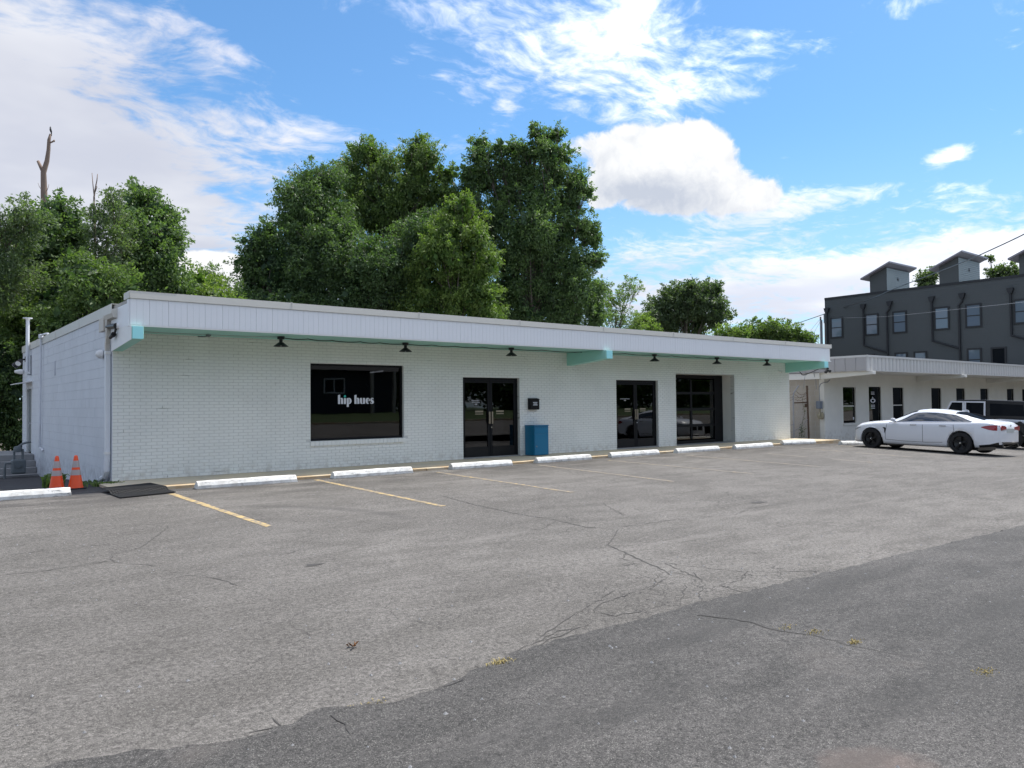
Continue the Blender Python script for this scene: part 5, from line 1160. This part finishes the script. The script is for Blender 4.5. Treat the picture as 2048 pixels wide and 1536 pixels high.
    b = MB(); b.box(-.6, -1.0, .16, .6, 1.0, .20); b.build('underbody', 'car_black', root)
    b = MB(); b.box(-.26, -2.452, .70, .26, -2.44, .81); b.build('number_plate', 'plate', root)
    b = MB(); b.lathe((0, -2.45, .90), [(0, -.004), (.035, -.004), (.035, .01)], 14, 'y'); b.build('badge', 'chrome', root); b = MB(); b.box(-.50, -2.445, .88, -.36, -2.43, .895); b.build('badge', 'chrome', root)
    b = MB(); b.prism([(-1.05, 1.325), (-1.28, 1.275), (-1.25, 1.345), (-1.2, 1.36)], 0, -.012, .012); b.build('aerial_fin', 'car_white', root)
    b = MB(); b.box(-.36, 2.17, .42, -.04, 2.21, .62); b.box(.04, 2.17, .42, .36, 2.21, .62); b.build('grille', 'car_black', root, bevel=.02)
    b = MB(); b.box(-.46, 2.12, .24, .46, 2.18, .36); b.build('air_intake', 'car_black', root, bevel=.02)
    for sg in (-.55, .55): b = MB(); b.tube([(sg, -2.46, .30), (sg, -2.2, .30)], .045, 12); b.build('exhaust', 'car_black', root)
    return root
p = MAT.setdefault('plate', None); mat('plate', (.5, .53, .52), .4)
mat('meter_blue', (.16, .19, .24), .5)
sal = make_saloon(); th = .033
cx_, cy_ = 22.25 + math.cos(th) * .785 + math.sin(th) * 1.40, -6.58 - math.sin(th) * .785 + math.cos(th) * 1.40
sal.location = (cx_, cy_, gz(cx_, cy_) + .004); sal.rotation_euler = (math.atan(.022), math.atan(.03), -th)
def make_offroader():
    root = thing('offroad_car', 'white boxy off-road car with a black hard top behind the saloon', 'car', (0, 0, 0))
    m = 'car_white2'
    b = MB(); b.prism([(-2.05, .48), (-2.05, 1.06), (1.02, 1.10), (1.02, .45), (.4, .42), (-.9, .42)], 0, -.78, .78); b.build('body', m, root, bevel=.03)
    b = MB(); b.prism([(1.02, .45), (1.02, 1.10), (2.0, 1.04), (2.06, .95), (2.06, .5)], 0, -.60, .60); b.build('bonnet', m, root, bevel=.03)
    b = MB(); b.prism([(-2.04, 1.06), (-2.0, 1.70), (-1.94, 1.76), (-.55, 1.80), (-.55, 1.10)], 0, -.735, .735); b.build('hard_top', 'car_black', root, bevel=.03)
    b = MB(); b.prism([(-.55, 1.74), (-.55, 1.80), (.45, 1.79), (.52, 1.74)], 0, -.72, .72); b.build('hard_top', 'car_black', root, bevel=.015)
    for sg in (-1, 1):
        x0, x1 = sorted((sg * .70, sg * .745))
        for (ya, yb, slope) in ((-.54, .20, 0), (.22, 1.0, .30)):
            fr_ = MB(); w = .055
            yt = yb - slope
            fr_.prism([(ya, 1.08), (ya, 1.735), (ya + w, 1.735), (ya + w, 1.08)], 0, x0, x1); fr_.prism([(yb - w, 1.08), (yt - w, 1.735), (yt, 1.735), (yb, 1.08)], 0, x0, x1)
            fr_.prism([(ya + w, 1.685), (ya + w, 1.735), (yt - w, 1.735), (yt - w, 1.685)], 0, x0, x1); fr_.prism([(ya + w, 1.08), (ya + w, 1.13), (yb - w, 1.13), (yb - w, 1.08)], 0, x0, x1)
            d = fr_.build('door_frame', m, root)
            b = MB(); b.prism([(ya + w, 1.13), (ya + w, 1.685), (yt - w, 1.685), (yb - w, 1.13)], 0, sg * .715, sg * .720); b.build('side_window', 'car_glass', d)
            b = MB(); ym = ya + .1; b.box(sg * .785, ym, .96, sg * .805, ym + .16, .99); b.build('door_handle', 'car_black', root, bevel=.005)
            b = MB(); b.box(sg * .781, ya + .0, .50, sg * .784, ya + .012, 1.06); b.build('door_seam', 'car_black', root)
        b = MB(); b.prism([(-1.85, 1.20), (-1.80, 1.62), (-.70, 1.66), (-.70, 1.20)], 0, sg * .736, sg * .742); b.build('rear_side_window', 'car_glass', root)
        b = MB(); b.lathe((sg * .782, -1.72, .93), [(.085, 0), (.085, sg * .01), (0, sg * .012)], 18, 'x'); b.build('fuel_cap', 'car_black', root)
        for ax in (-1.45, 1.48):
            b = MB(); pf = [(-.62, .62), (-.52, .88), (-.36, .97), (.36, .97), (.52, .88), (.66, .62), (.60, .60), (.46, .82), (.33, .90), (-.33, .90), (-.46, .82), (-.56, .60)]
            b.prism([(ax + a_, z) for a_, z in pf], 0, sg * .76, sg * .935); b.build('fender_flare', 'car_black', root, bevel=.015)
            wheel(root, sg * .79, ax, .385, .385, .25, 'rim_black', sg); b = MB(); b.box(sg * .45, ax - .45, .5, sg * .785, ax + .45, .89); b.build('wheel_well', 'car_black', root)
        b = MB(); b.box(sg * .80, .70, 1.10, sg * .98, .80, 1.30); b.build('mirror', 'car_black', root, bevel=.02)
        b = MB(); b.box(sg * .68, -2.075, .72, sg * .79, -2.03, .98); b.build('tail_light', 'red_lens', root)
    b = MB(); b.quad((-.66, 1.0, 1.13), (.66, 1.0, 1.13), (.64, .70, 1.70), (-.64, .70, 1.70)); b.build('windscreen', 'car_glass', root)
    b = MB(); b.box(-.62, -2.055, 1.18, .62, -2.045, 1.62); b.build('rear_window', 'car_glass', root)
    b = MB(); b.box(-.85, -2.22, .46, .85, -2.05, .66); b.build('bumper', 'car_black', root, bevel=.03); b = MB(); b.box(-.85, 2.06, .46, .85, 2.25, .66); b.build('bumper', 'car_black', root, bevel=.03)
    b = MB(); b.lathe((.05, -2.2, 1.02), [(0, -.12), (.2, -.11), (.36, -.10), (.385, -.06), (.385, .08), (.2, .12), (0, .12)], 30, 'y'); b.build('spare_wheel', 'tyre', root)
    b = MB(); b.box(-.7, -1.9, .38, .7, 1.9, .5); b.build('underbody', 'car_black', root)
    return root
mat('car_white2', (.70, .73, .78), .35, var=.01)
jp = make_offroader(); jx, jy = 29.2 + .79, -5.6 + 1.45; jp.location = (jx, jy, gz(jx, jy) + .004); jp.rotation_euler = (math.atan(.022), math.atan(.03), 0)
# ================================================================== trees behind the buildings
def leaf_mesh(name, C_, Dr, L, W, tone, m):
    n = len(C_); rgn = np.random.default_rng(len(C_))
    up = rgn.normal(size=(n, 3)); S_ = np.cross(Dr, up); S_ /= np.linalg.norm(S_, axis=1)[:, None] + 1e-9
    N_ = np.cross(S_, Dr)
    V = np.empty((n, 4, 3)); V[:, 0] = C_; V[:, 1] = C_ + Dr * (L * .45)[:, None] + S_ * (W * .5)[:, None] + N_ * (L * .06)[:, None]
    V[:, 2] = C_ + Dr * L[:, None]; V[:, 3] = C_ + Dr * (L * .45)[:, None] - S_ * (W * .5)[:, None] + N_ * (L * .06)[:, None]
    me = D.meshes.new(name); me.vertices.add(n * 4); me.vertices.foreach_set('co', V.reshape(-1).astype(np.float32))
    me.loops.add(n * 4); me.loops.foreach_set('vertex_index', np.arange(n * 4, dtype=np.int32))
    me.polygons.add(n); me.polygons.foreach_set('loop_start', np.arange(0, n * 4, 4, dtype=np.int32)); me.polygons.foreach_set('loop_total', np.full(n, 4, dtype=np.int32))
    me.update(calc_edges=True); at_ = me.attributes.new('tone', 'FLOAT', 'FACE'); at_.data.foreach_set('value', tone.astype(np.float32)); me.materials.append(MAT[m]); return me
TSEED = [100]
def tree(name, label, lobes, dep, m, leaf=.17, dens=1.0, droop=.45, tone=(.0, 1.), trunk_r=.22, base_px=None, airy=0., group='trees behind the shop', cat='tree', ground=-.6, lobk=1.0, elong=.42, zcut=2.4):
    TSEED[0] += 1; rgn = np.random.default_rng(TSEED[0]); rg = random.Random(TSEED[0])
    cs = [];
    for l in lobes:
        px, py, r = l[:3]; dd = l[3] if len(l) > 3 else rg.uniform(-.8, .8) * r / F_PX * dep
        c = at(px, py, dep + dd); cs.append((np.array(c), r / F_PX * dep * lobk * 1.14))
    # stem foot under the middle of the crown
    wts = sum(r ** 2 for c, r in cs); mid = sum(c * r ** 2 for c, r in cs) / wts
    if base_px is not None: q = at(base_px, 600, dep); mid = np.array([q.x, q.y, mid[2]])
    base = Vector((mid[0], mid[1], ground)); t = thing(name, label, cat, tuple(base), group)
    AC, AD, AL, AW, AT = [], [], [], [], []
    for c, R in cs:
        k = max(7, int(8 + 12 * R)); sub = rgn.normal(size=(k, 3)); sub /= np.linalg.norm(sub, axis=1)[:, None]
        sub = c + sub * (R * rgn.uniform(.35, .86, (k, 1))); sr = R * rgn.uniform(.20, .42, k)
        ln = leaf * 1.0
        n = int(1900 * R * R * dens * (.17 / leaf) ** 2 * (.5 if airy else 1)); n = max(60, n)
        w = sr ** 2 / np.sum(sr ** 2); idx = rgn.choice(k, n, p=w)
        v = rgn.normal(size=(n, 3)); v /= np.linalg.norm(v, axis=1)[:, None]; v[:, 2] *= .85
        rad = rgn.beta(4, 1.3, n) * (1 + rgn.exponential(.10, n))
        P_ = sub[idx] + v * (sr[idx] * rad)[:, None]
        stray = rgn.random(n) < .10; P_[stray] = c + v[stray] * R * rgn.uniform(.7, 1.16, (stray.sum(), 1))
        d = rgn.normal(size=(n, 3)) * .75 + v * .6; d[:, 2] -= droop + rgn.random(n) * droop; d /= np.linalg.norm(d, axis=1)[:, None]
        LL = ln * rgn.uniform(.55, 1.25, n); subt = rgn.uniform(0, 1, k)[idx]
        tn = tone[0] + (tone[1] - tone[0]) * np.clip(.55 * subt + .45 * rgn.random(n), 0, 1)
        AC.append(P_); AD.append(d); AL.append(LL); AW.append(LL * elong * rgn.uniform(.8, 1.2, n)); AT.append(tn)
        ns = 9 if R > .5 else 5                   # ragged shoots that break the outline
        for q in range(ns):
            dv_ = rgn.normal(size=3); dv_[2] = abs(dv_[2]) * .9 + .1; dv_ /= np.linalg.norm(dv_); ln_s = R * rgn.uniform(.25, .55) + .15; n3 = int(70 * ln_s * (.17 / leaf) + 10)
            tt = rgn.random(n3); st = c + dv_ * R * .8; bend = np.array([0, 0, -.25 * ln_s])
            AC.append(st + dv_ * (tt * ln_s)[:, None] + bend * (tt ** 2)[:, None] + rgn.normal(size=(n3, 3)) * (.13 * (1.1 - tt))[:, None]); d = rgn.normal(size=(n3, 3)) * .7 + dv_; d[:, 2] -= droop; d /= np.linalg.norm(d, axis=1)[:, None]
            AD.append(d); l3 = ln * rgn.uniform(.6, 1.1, n3); AL.append(l3); AW.append(l3 * elong); AT.append(tone[0] + (tone[1] - tone[0]) * rgn.uniform(.4, 1., n3))
        if not airy:                              # added inner mass of bigger leaves, shade put into their tone, blocking light through the crown
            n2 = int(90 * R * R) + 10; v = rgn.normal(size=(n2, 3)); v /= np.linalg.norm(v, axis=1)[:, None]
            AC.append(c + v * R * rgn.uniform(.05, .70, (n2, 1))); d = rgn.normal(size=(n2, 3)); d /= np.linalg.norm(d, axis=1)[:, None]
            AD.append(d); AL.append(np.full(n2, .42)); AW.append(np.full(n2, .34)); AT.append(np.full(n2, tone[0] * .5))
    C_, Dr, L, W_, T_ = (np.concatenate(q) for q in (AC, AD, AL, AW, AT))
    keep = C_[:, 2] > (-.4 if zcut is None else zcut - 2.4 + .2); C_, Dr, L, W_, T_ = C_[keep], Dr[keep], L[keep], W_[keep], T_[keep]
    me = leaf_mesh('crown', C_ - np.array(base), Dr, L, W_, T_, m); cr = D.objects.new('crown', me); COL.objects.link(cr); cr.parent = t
    # trunk and limbs
    b = MB(); top = max(cs, key=lambda q: q[0][2]); fork = Vector((mid[0], mid[1], ground + (mid[2] - ground) * .45))
    P_ = [base, base.lerp(fork, .5) + Vector((rg.uniform(-.15, .15), 0, 0)), fork, Vector(mid)]; b.tube(P_, [trunk_r, trunk_r * .85, trunk_r * .7, trunk_r * .45], 8)
    lb = MB()
    for c, R in cs:
        s_ = fork.lerp(Vector(mid), rg.uniform(0, .8)); e_ = Vector(c) + Vector((0, 0, R * .15)); m_ = s_.lerp(e_, .5) + Vector((rg.uniform(-.3, .3), rg.uniform(-.3, .3), rg.uniform(-.1, .5)))
        lb.tube([s_, m_, e_], [trunk_r * .30, trunk_r * .17, trunk_r * .05], 6)
        for q in range(4 if not airy else 8):
            d = Vector((rg.gauss(0, 1), rg.gauss(0, 1), rg.gauss(.3, .7))).normalized() * R * rg.uniform(.7, 1.05); s2 = m_.lerp(e_, rg.uniform(.3, 1)); lb.tube([s2, s2.lerp(Vector(c) + d, .5) + Vector((0, 0, .08 * R)), Vector(c) + d], [trunk_r * .14, trunk_r * .09, .008], 4)
    b.build('trunk', 'bark', t, smooth=True); lb.build('limbs', 'bark', t, smooth=True)
    return t
# --- left thicket
tree('vine_covered_tree', 'dark vine covered tree wrapped round the tall dead trunk at far left', [(110, 432, 40), (85, 475, 48), (140, 470, 42), (120, 520, 62), (60, 560, 66), (150, 570, 60), (105, 625, 70)], 31, 'leaf_ivy', .17, 1.1, trunk_r=.25, base_px=90)
tree('leafy_tree', 'pale grey green loose leaved tree at the very left edge', [(45, 428, 26), (70, 445, 24), (15, 455, 30), (35, 490, 42), (-25, 480, 50), (-30, 560, 70), (20, 560, 55)], 27, 'leaf_grey', .13, 1.25, airy=1, trunk_r=.12, base_px=-70, tone=(.1, 1.))
tree('leafy_tree', 'broad dark tree with a few orange leaves left of the canopy corner', [(285, 398, 32), (262, 425, 36), (318, 435, 36), (340, 485, 30), (290, 480, 58), (325, 540, 46), (262, 545, 55), (300, 600, 60), (360, 590, 30), (215, 600, 50)], 33, 'leaf_deep', .17, 1.0, trunk_r=.25)
tree('leafy_tree', 'thin see-through sapling beside the forked dead stem', [(225, 395, 22), (200, 430, 22), (222, 440, 30), (205, 475, 28), (225, 515, 32), (180, 520, 30), (240, 480, 25)], 30, 'leaf_grey', .14, .95, airy=1, trunk_r=.08)
tree('leafy_tree', 'grey green mid height tree between the two dead trunks', [(155, 545, 40), (190, 580, 50), (240, 585, 48), (175, 640, 60), (120, 660, 50)], 27, 'leaf_mid', .15, .9, trunk_r=.18, tone=(0, .8))
tree('leafy_tree', 'yellowing bushy tree just above the left canopy corner', [(400, 570, 34), (375, 592, 34), (425, 600, 34), (350, 620, 34), (395, 630, 36), (450, 620, 26)], 34, 'leaf_yellow', .15, .9, trunk_r=.14)
tree('leafy_shrub', 'wispy upright shoots against the white cloud above the canopy', [(418, 545, 10), (432, 555, 14), (446, 570, 16), (462, 585, 20), (425, 580, 16)], 36, 'leaf_deep', .13, .6, airy=1, trunk_r=.05, droop=.1, cat='shrub')
tree('leafy_shrub', 'bright green bush rising behind the low end of the side wall', [(95, 645, 28), (65, 668, 30), (118, 668, 20), (85, 690, 34), (42, 700, 36), (30, 640, 40)], 29.5, 'leaf_mid', .14, 1., tone=(.3, 1.), trunk_r=.08, cat='shrub')
tree('leafy_shrub', 'dark undergrowth filling the gap at the left edge beside the back door', [(12, 720, 46), (15, 790, 46), (22, 850, 40), (-30, 760, 60), (-20, 850, 60), (30, 745, 24), (35, 880, 26), (-60, 700, 80)], 29, 'leaf_deep', .15, .9, tone=(0, .9), trunk_r=.1, cat='shrub', ground=-.7, zcut=1.9)
tree('leafy_tree', 'tall dark tree mass low behind the left side wall', [(30, 610, 55), (-30, 640, 70), (100, 720, 55), (170, 690, 55), (210, 640, 45), (260, 650, 40), (60, 760, 40)], 33, 'leaf_deep', .17, 1.0, tone=(0, .6), trunk_r=.2)
# --- central mass
tree('ivy_tree', 'round headed ivy draped tree left of the tallest pair', [(618, 372, 46), (590, 400, 42), (655, 375, 42), (625, 425, 55), (585, 445, 34), (665, 440, 46), (640, 490, 56), (600, 500, 40)], 40, 'leaf_ivy', .16, 1.15, droop=.9, tone=(.1, 1.), trunk_r=.3)
tree('leafy_tree', 'low dark tree with loose tips at the left end of the central trees', [(512, 492, 28), (540, 470, 28), (500, 530, 30), (545, 530, 52), (515, 580, 48), (575, 570, 55), (500, 622, 40), (560, 630, 50)], 38, 'leaf_ivy', .16, 1.05, trunk_r=.22)
tree('leafy_tree', 'tall light leaved tree with two ragged tops in the central group', [(722, 305, 26), (700, 335, 28), (745, 315, 30), (770, 345, 32), (715, 370, 44), (760, 395, 48), (838, 290, 20), (822, 318, 30), (855, 318, 28), (840, 355, 42), (868, 385, 34), (892, 352, 20), (898, 395, 28), (893, 440, 30), (805, 390, 45), (830, 430, 54), (765, 450, 55), (710, 430, 40), (870, 440, 34)], 43, 'leaf_mid', .15, .9, droop=.8, tone=(.2, 1.), trunk_r=.3)
tree('leafy_tree', 'dark middle tree below the two ragged tops', [(700, 520, 52), (760, 520, 58), (650, 560, 52), (720, 590, 58), (790, 580, 55), (660, 630, 50), (760, 640, 46), (620, 600, 48), (690, 465, 30), (835, 470, 36), (860, 455, 30), (820, 510, 36)], 39, 'leaf_deep', .16, 1.1, trunk_r=.26, tone=(0, .75))
tree('leafy_tree', 'bright yellow green tree in front of the central group', [(938, 448, 32), (905, 470, 36), (955, 480, 26), (880, 505, 44), (930, 520, 52), (850, 545, 46), (895, 575, 54), (950, 560, 30), (930, 610, 40), (965, 530, 34), (968, 590, 34), (975, 640, 34), (905, 425, 24), (928, 408, 20), (850, 610, 48), (890, 640, 44), (820, 640, 36)], 38, 'leaf_yellow', .16, 1.05, droop=.8, trunk_r=.22, tone=(0, .75))
tree('leafy_tree', 'tallest dark tree right of centre with a spiky top', [(1070, 262, 13), (1085, 282, 20), (1115, 268, 16), (1100, 310, 26), (1062, 305, 22), (1128, 312, 22), (1030, 305, 22), (962, 288, 17), (965, 318, 26), (1000, 300, 18), (1010, 340, 34), (1055, 350, 40), (1105, 355, 36), (1150, 362, 28), (940, 350, 22), (968, 362, 30), (938, 388, 24), (944, 425, 30), (965, 455, 34), (960, 500, 36), (1015, 395, 44), (1075, 405, 50), (1140, 405, 36), (1172, 382, 12),
     (1000, 445, 44), (1060, 465, 54), (1125, 465, 46), (1168, 455, 28), (1185, 478, 20), (1020, 515, 50), (1090, 530, 58), (1150, 525, 42), (1190, 520, 20), (1020, 580, 52), (1085, 595, 58), (1145, 585, 50), (1185, 590, 30), (1000, 632, 46), (1060, 640, 42), (1130, 640, 44), (1190, 630, 28)], 43, 'leaf_deep', .16, 1.05, droop=.5, tone=(.15, 1.), trunk_r=.34, lobk=.96)
tree('leafy_shrub', 'dark understorey along the roof line of the shop', [(480, 625, 34), (530, 640, 34), (590, 650, 38), (640, 655, 36), (700, 655, 36), (760, 660, 36), (820, 665, 34), (960, 655, 36), (1020, 665, 30), (1090, 670, 30), (1150, 670, 30)], 44, 'leaf_ivy', .18, 1.1, tone=(0, .5), cat='shrub')
tree('leafy_tree', 'thin leaning half bare tree right of the tallest tree', [(1262, 572, 16), (1250, 590, 14), (1240, 605, 20), (1225, 600, 14), (1270, 582, 10), (1215, 630, 24), (1245, 640, 22), (1205, 575, 16), (1200, 610, 24), (1225, 655, 26), (1265, 655, 20)], 46, 'leaf_yellow', .14, .42, airy=1, trunk_r=.1, tone=(0, .8))
tree('leafy_tree', 'round bluish green tree standing alone above the canopy', [(1345, 595, 26), (1378, 582, 22), (1405, 582, 22), (1432, 580, 14), (1320, 618, 28), (1360, 615, 34), (1400, 610, 32), (1438, 612, 20), (1300, 642, 26), (1340, 648, 32), (1390, 645, 32), (1430, 640, 22), (1455, 630, 10)], 56, 'leaf_grey', .20, 1.0, trunk_r=.25, tone=(0, .75), droop=.7)
tree('leafy_shrub', 'yellowish bush at the left foot of the round tree', [(1283, 645, 16), (1275, 662, 16), (1300, 665, 16), (1460, 668, 18), (1485, 668, 14), (1440, 672, 16)], 52, 'leaf_yellow', .17, .7, cat='shrub', trunk_r=.06)
tree('leafy_tree', 'low spreading tree just left of the utility poles', [(1500, 664, 18), (1525, 658, 20), (1552, 662, 22), (1580, 668, 20), (1605, 678, 18), (1540, 680, 24), (1620, 686, 14), (1490, 680, 20), (1570, 690, 22)], 62, 'leaf_mid', .24, 1.0, trunk_r=.2)
tree('leafy_tree', 'tree top showing between the two townhouse roof rooms', [(1845, 560, 14), (1862, 552, 16), (1856, 575, 20)], 95, 'leaf_grey', .35, .8, trunk_r=.3, group='trees behind the townhouses')
tree('leafy_tree', 'tree top showing between the right two townhouse roof rooms', [(1990, 548, 14), (2010, 542, 16), (2028, 548, 12), (2002, 562, 20), (1982, 518, 6)], 95, 'leaf_grey', .35, .8, trunk_r=.3, group='trees behind the townhouses')
# --- dead trunks and the bird
def dead(name, lab, paths, dep):
    b = MB()
    for P_ in paths: b.tube([tuple(at(px, py, dep)) for px, py, r in P_], [.78 * r / F_PX * dep for px, py, r in P_], 8)
    tag(b.build(name, 'dead_wood', smooth=True), lab, 'dead tree')
dead('dead_tree', 'tall bare dead trunk with a short left fork and a bird on top', [[(92, 900, 13), (91, 600, 11), (89, 430, 8.5), (88, 380, 7.5), (87, 345, 6.5), (94, 322, 5.5), (97, 300, 4.5), (98, 280, 4), (101, 268, 2.6)], [(87, 345, 5), (82, 335, 4.2), (76, 322, 3.6)], [(98, 286, 2.4), (104, 284, 2), (109, 281, 2.4), (109, 284, 1.)], [(84, 380, 1), (79, 374, .6), (76, 366, .4)], [(92, 385, .9), (96, 376, .6), (98, 368, .4)]], 31.5)
dead('dead_tree', 'thinner forked dead stem right of the tall dead trunk', [[(186, 640, 5), (190, 520, 3.6), (189, 430, 2.6), (188, 395, 2.0), (190, 380, 1.6), (194, 360, 1.2), (195, 348, .8)], [(189, 398, 1.4), (186, 370, 1.1), (184, 346, .7)], [(190, 385, 1), (194, 374, .9), (191, 368, .5)]], 31)
bt = at(101, 262, 31.5); t = thing('bird', 'small dark bird perched on top of the tall dead trunk', 'bird', tuple(bt))
b = MB(); s_ = 31.5 / F_PX
b.tube([tuple(at(103, 266.5, 31.5)), tuple(at(102.5, 264, 31.5)), tuple(at(101.2, 260, 31.5)), tuple(at(100.8, 257, 31.5)), tuple(at(101, 255, 31.5))], [.6 * s_, 1.7 * s_, 2.1 * s_, 1.5 * s_, 1.2 * s_], 10); b.build('body', 'bird_black', t, smooth=True)
b = MB(); b.tube([tuple(at(101, 255, 31.5)), tuple(at(100.8, 254, 31.5)), tuple(at(100.6, 253, 31.5))], [1.2 * s_, 1.1 * s_, .5 * s_], 8); b.tube([tuple(at(100.2, 254.4, 31.5)), tuple(at(98.8, 254.8, 31.5))], [.4 * s_, .1 * s_], 5); b.build('head', 'bird_black', t, smooth=True)
b = MB(); b.prism([(-.02, 0), (.02, 0), (.015, -.12), (-.015, -.12)], 1, 0, .015); q = at(103, 266, 31.5); b.v = [(x + q.x, y + q.y, z + q.z) for x, y, z in b.v]; b.build('tail', 'bird_black', t)
b = MB(); b.tube([tuple(at(px, py, 28.8)) for px, py in ((-5, 700), (20, 712), (45, 722), (50, 724))], .008, 4)
vt = thing('vine_shoot', 'yellow green vine shoot reaching the back corner from the left edge', 'vine', tuple(at(5, 706, 28.8)))
b.v = b.v; o = b.build('stem', 'bark', vt)
b = MB(); b.v, b.f = leafquads([tuple(at(px, py, 28.8)) for px, py in ((-5, 700), (20, 712), (45, 722))], .05, 60, .09, random.Random(5)); o = b.build('leaves', 'leaf_yellow', vt); o['kind'] = 'stuff'; at_ = o.data.attributes.new('tone', 'FLOAT', 'FACE'); at_.data.foreach_set('value', [.9] * len(o.data.polygons))
# added trees across the street, unseen, blocking bright sky from the glass reflections
for k, (x, y) in enumerate([(-3, -42), (34, -42), (43, -41), (52, -42), (-17, -40), (60, -42), (68, -40), (76, -40), (84, -42), (93, -41), (102, -42), (112, -42)]):
    c = Vector((x, y, 5)); TSEED[0] += 1; rgn = np.random.default_rng(TSEED[0]); n = 9000; v = rgn.normal(size=(n, 3)); v /= np.linalg.norm(v, axis=1)[:, None]
    P_ = v * np.array([5.6, 4., 5.]) * rgn.uniform(.6, 1.08, (n, 1)) + np.array([0, 0, 4.8]); d = rgn.normal(size=(n, 3)); d /= np.linalg.norm(d, axis=1)[:, None]
    t = thing('screen_tree', ['added tree across the street left of the mirrored house', 'first added tree across the street right of the mirrored house', 'second added tree across the street right of the mirrored house', 'third added tree across the street right of the mirrored house', 'farthest left added tree across the street', 'fourth added tree across the street right of the mirrored house', 'fifth added tree across the street right of the mirrored house', 'sixth added tree across the street right of the mirrored house', 'seventh added tree across the street right of the mirrored house', 'eighth added tree across the street right of the mirrored house', 'ninth added tree across the street right of the mirrored house', 'farthest right added tree across the street'][k], 'tree', (x, y, zh), 'added trees across the street')
    me = leaf_mesh('crown', P_, d, np.full(n, .5), np.full(n, .32), rgn.random(n), 'leaf_mid'); cr = D.objects.new('crown', me); COL.objects.link(cr); cr.parent = t
    b = MB(); b.tube([(x, y, zh - .05), (x, y, zh + 5)], [.28, .16], 8); b.build('trunk', 'bark', t)
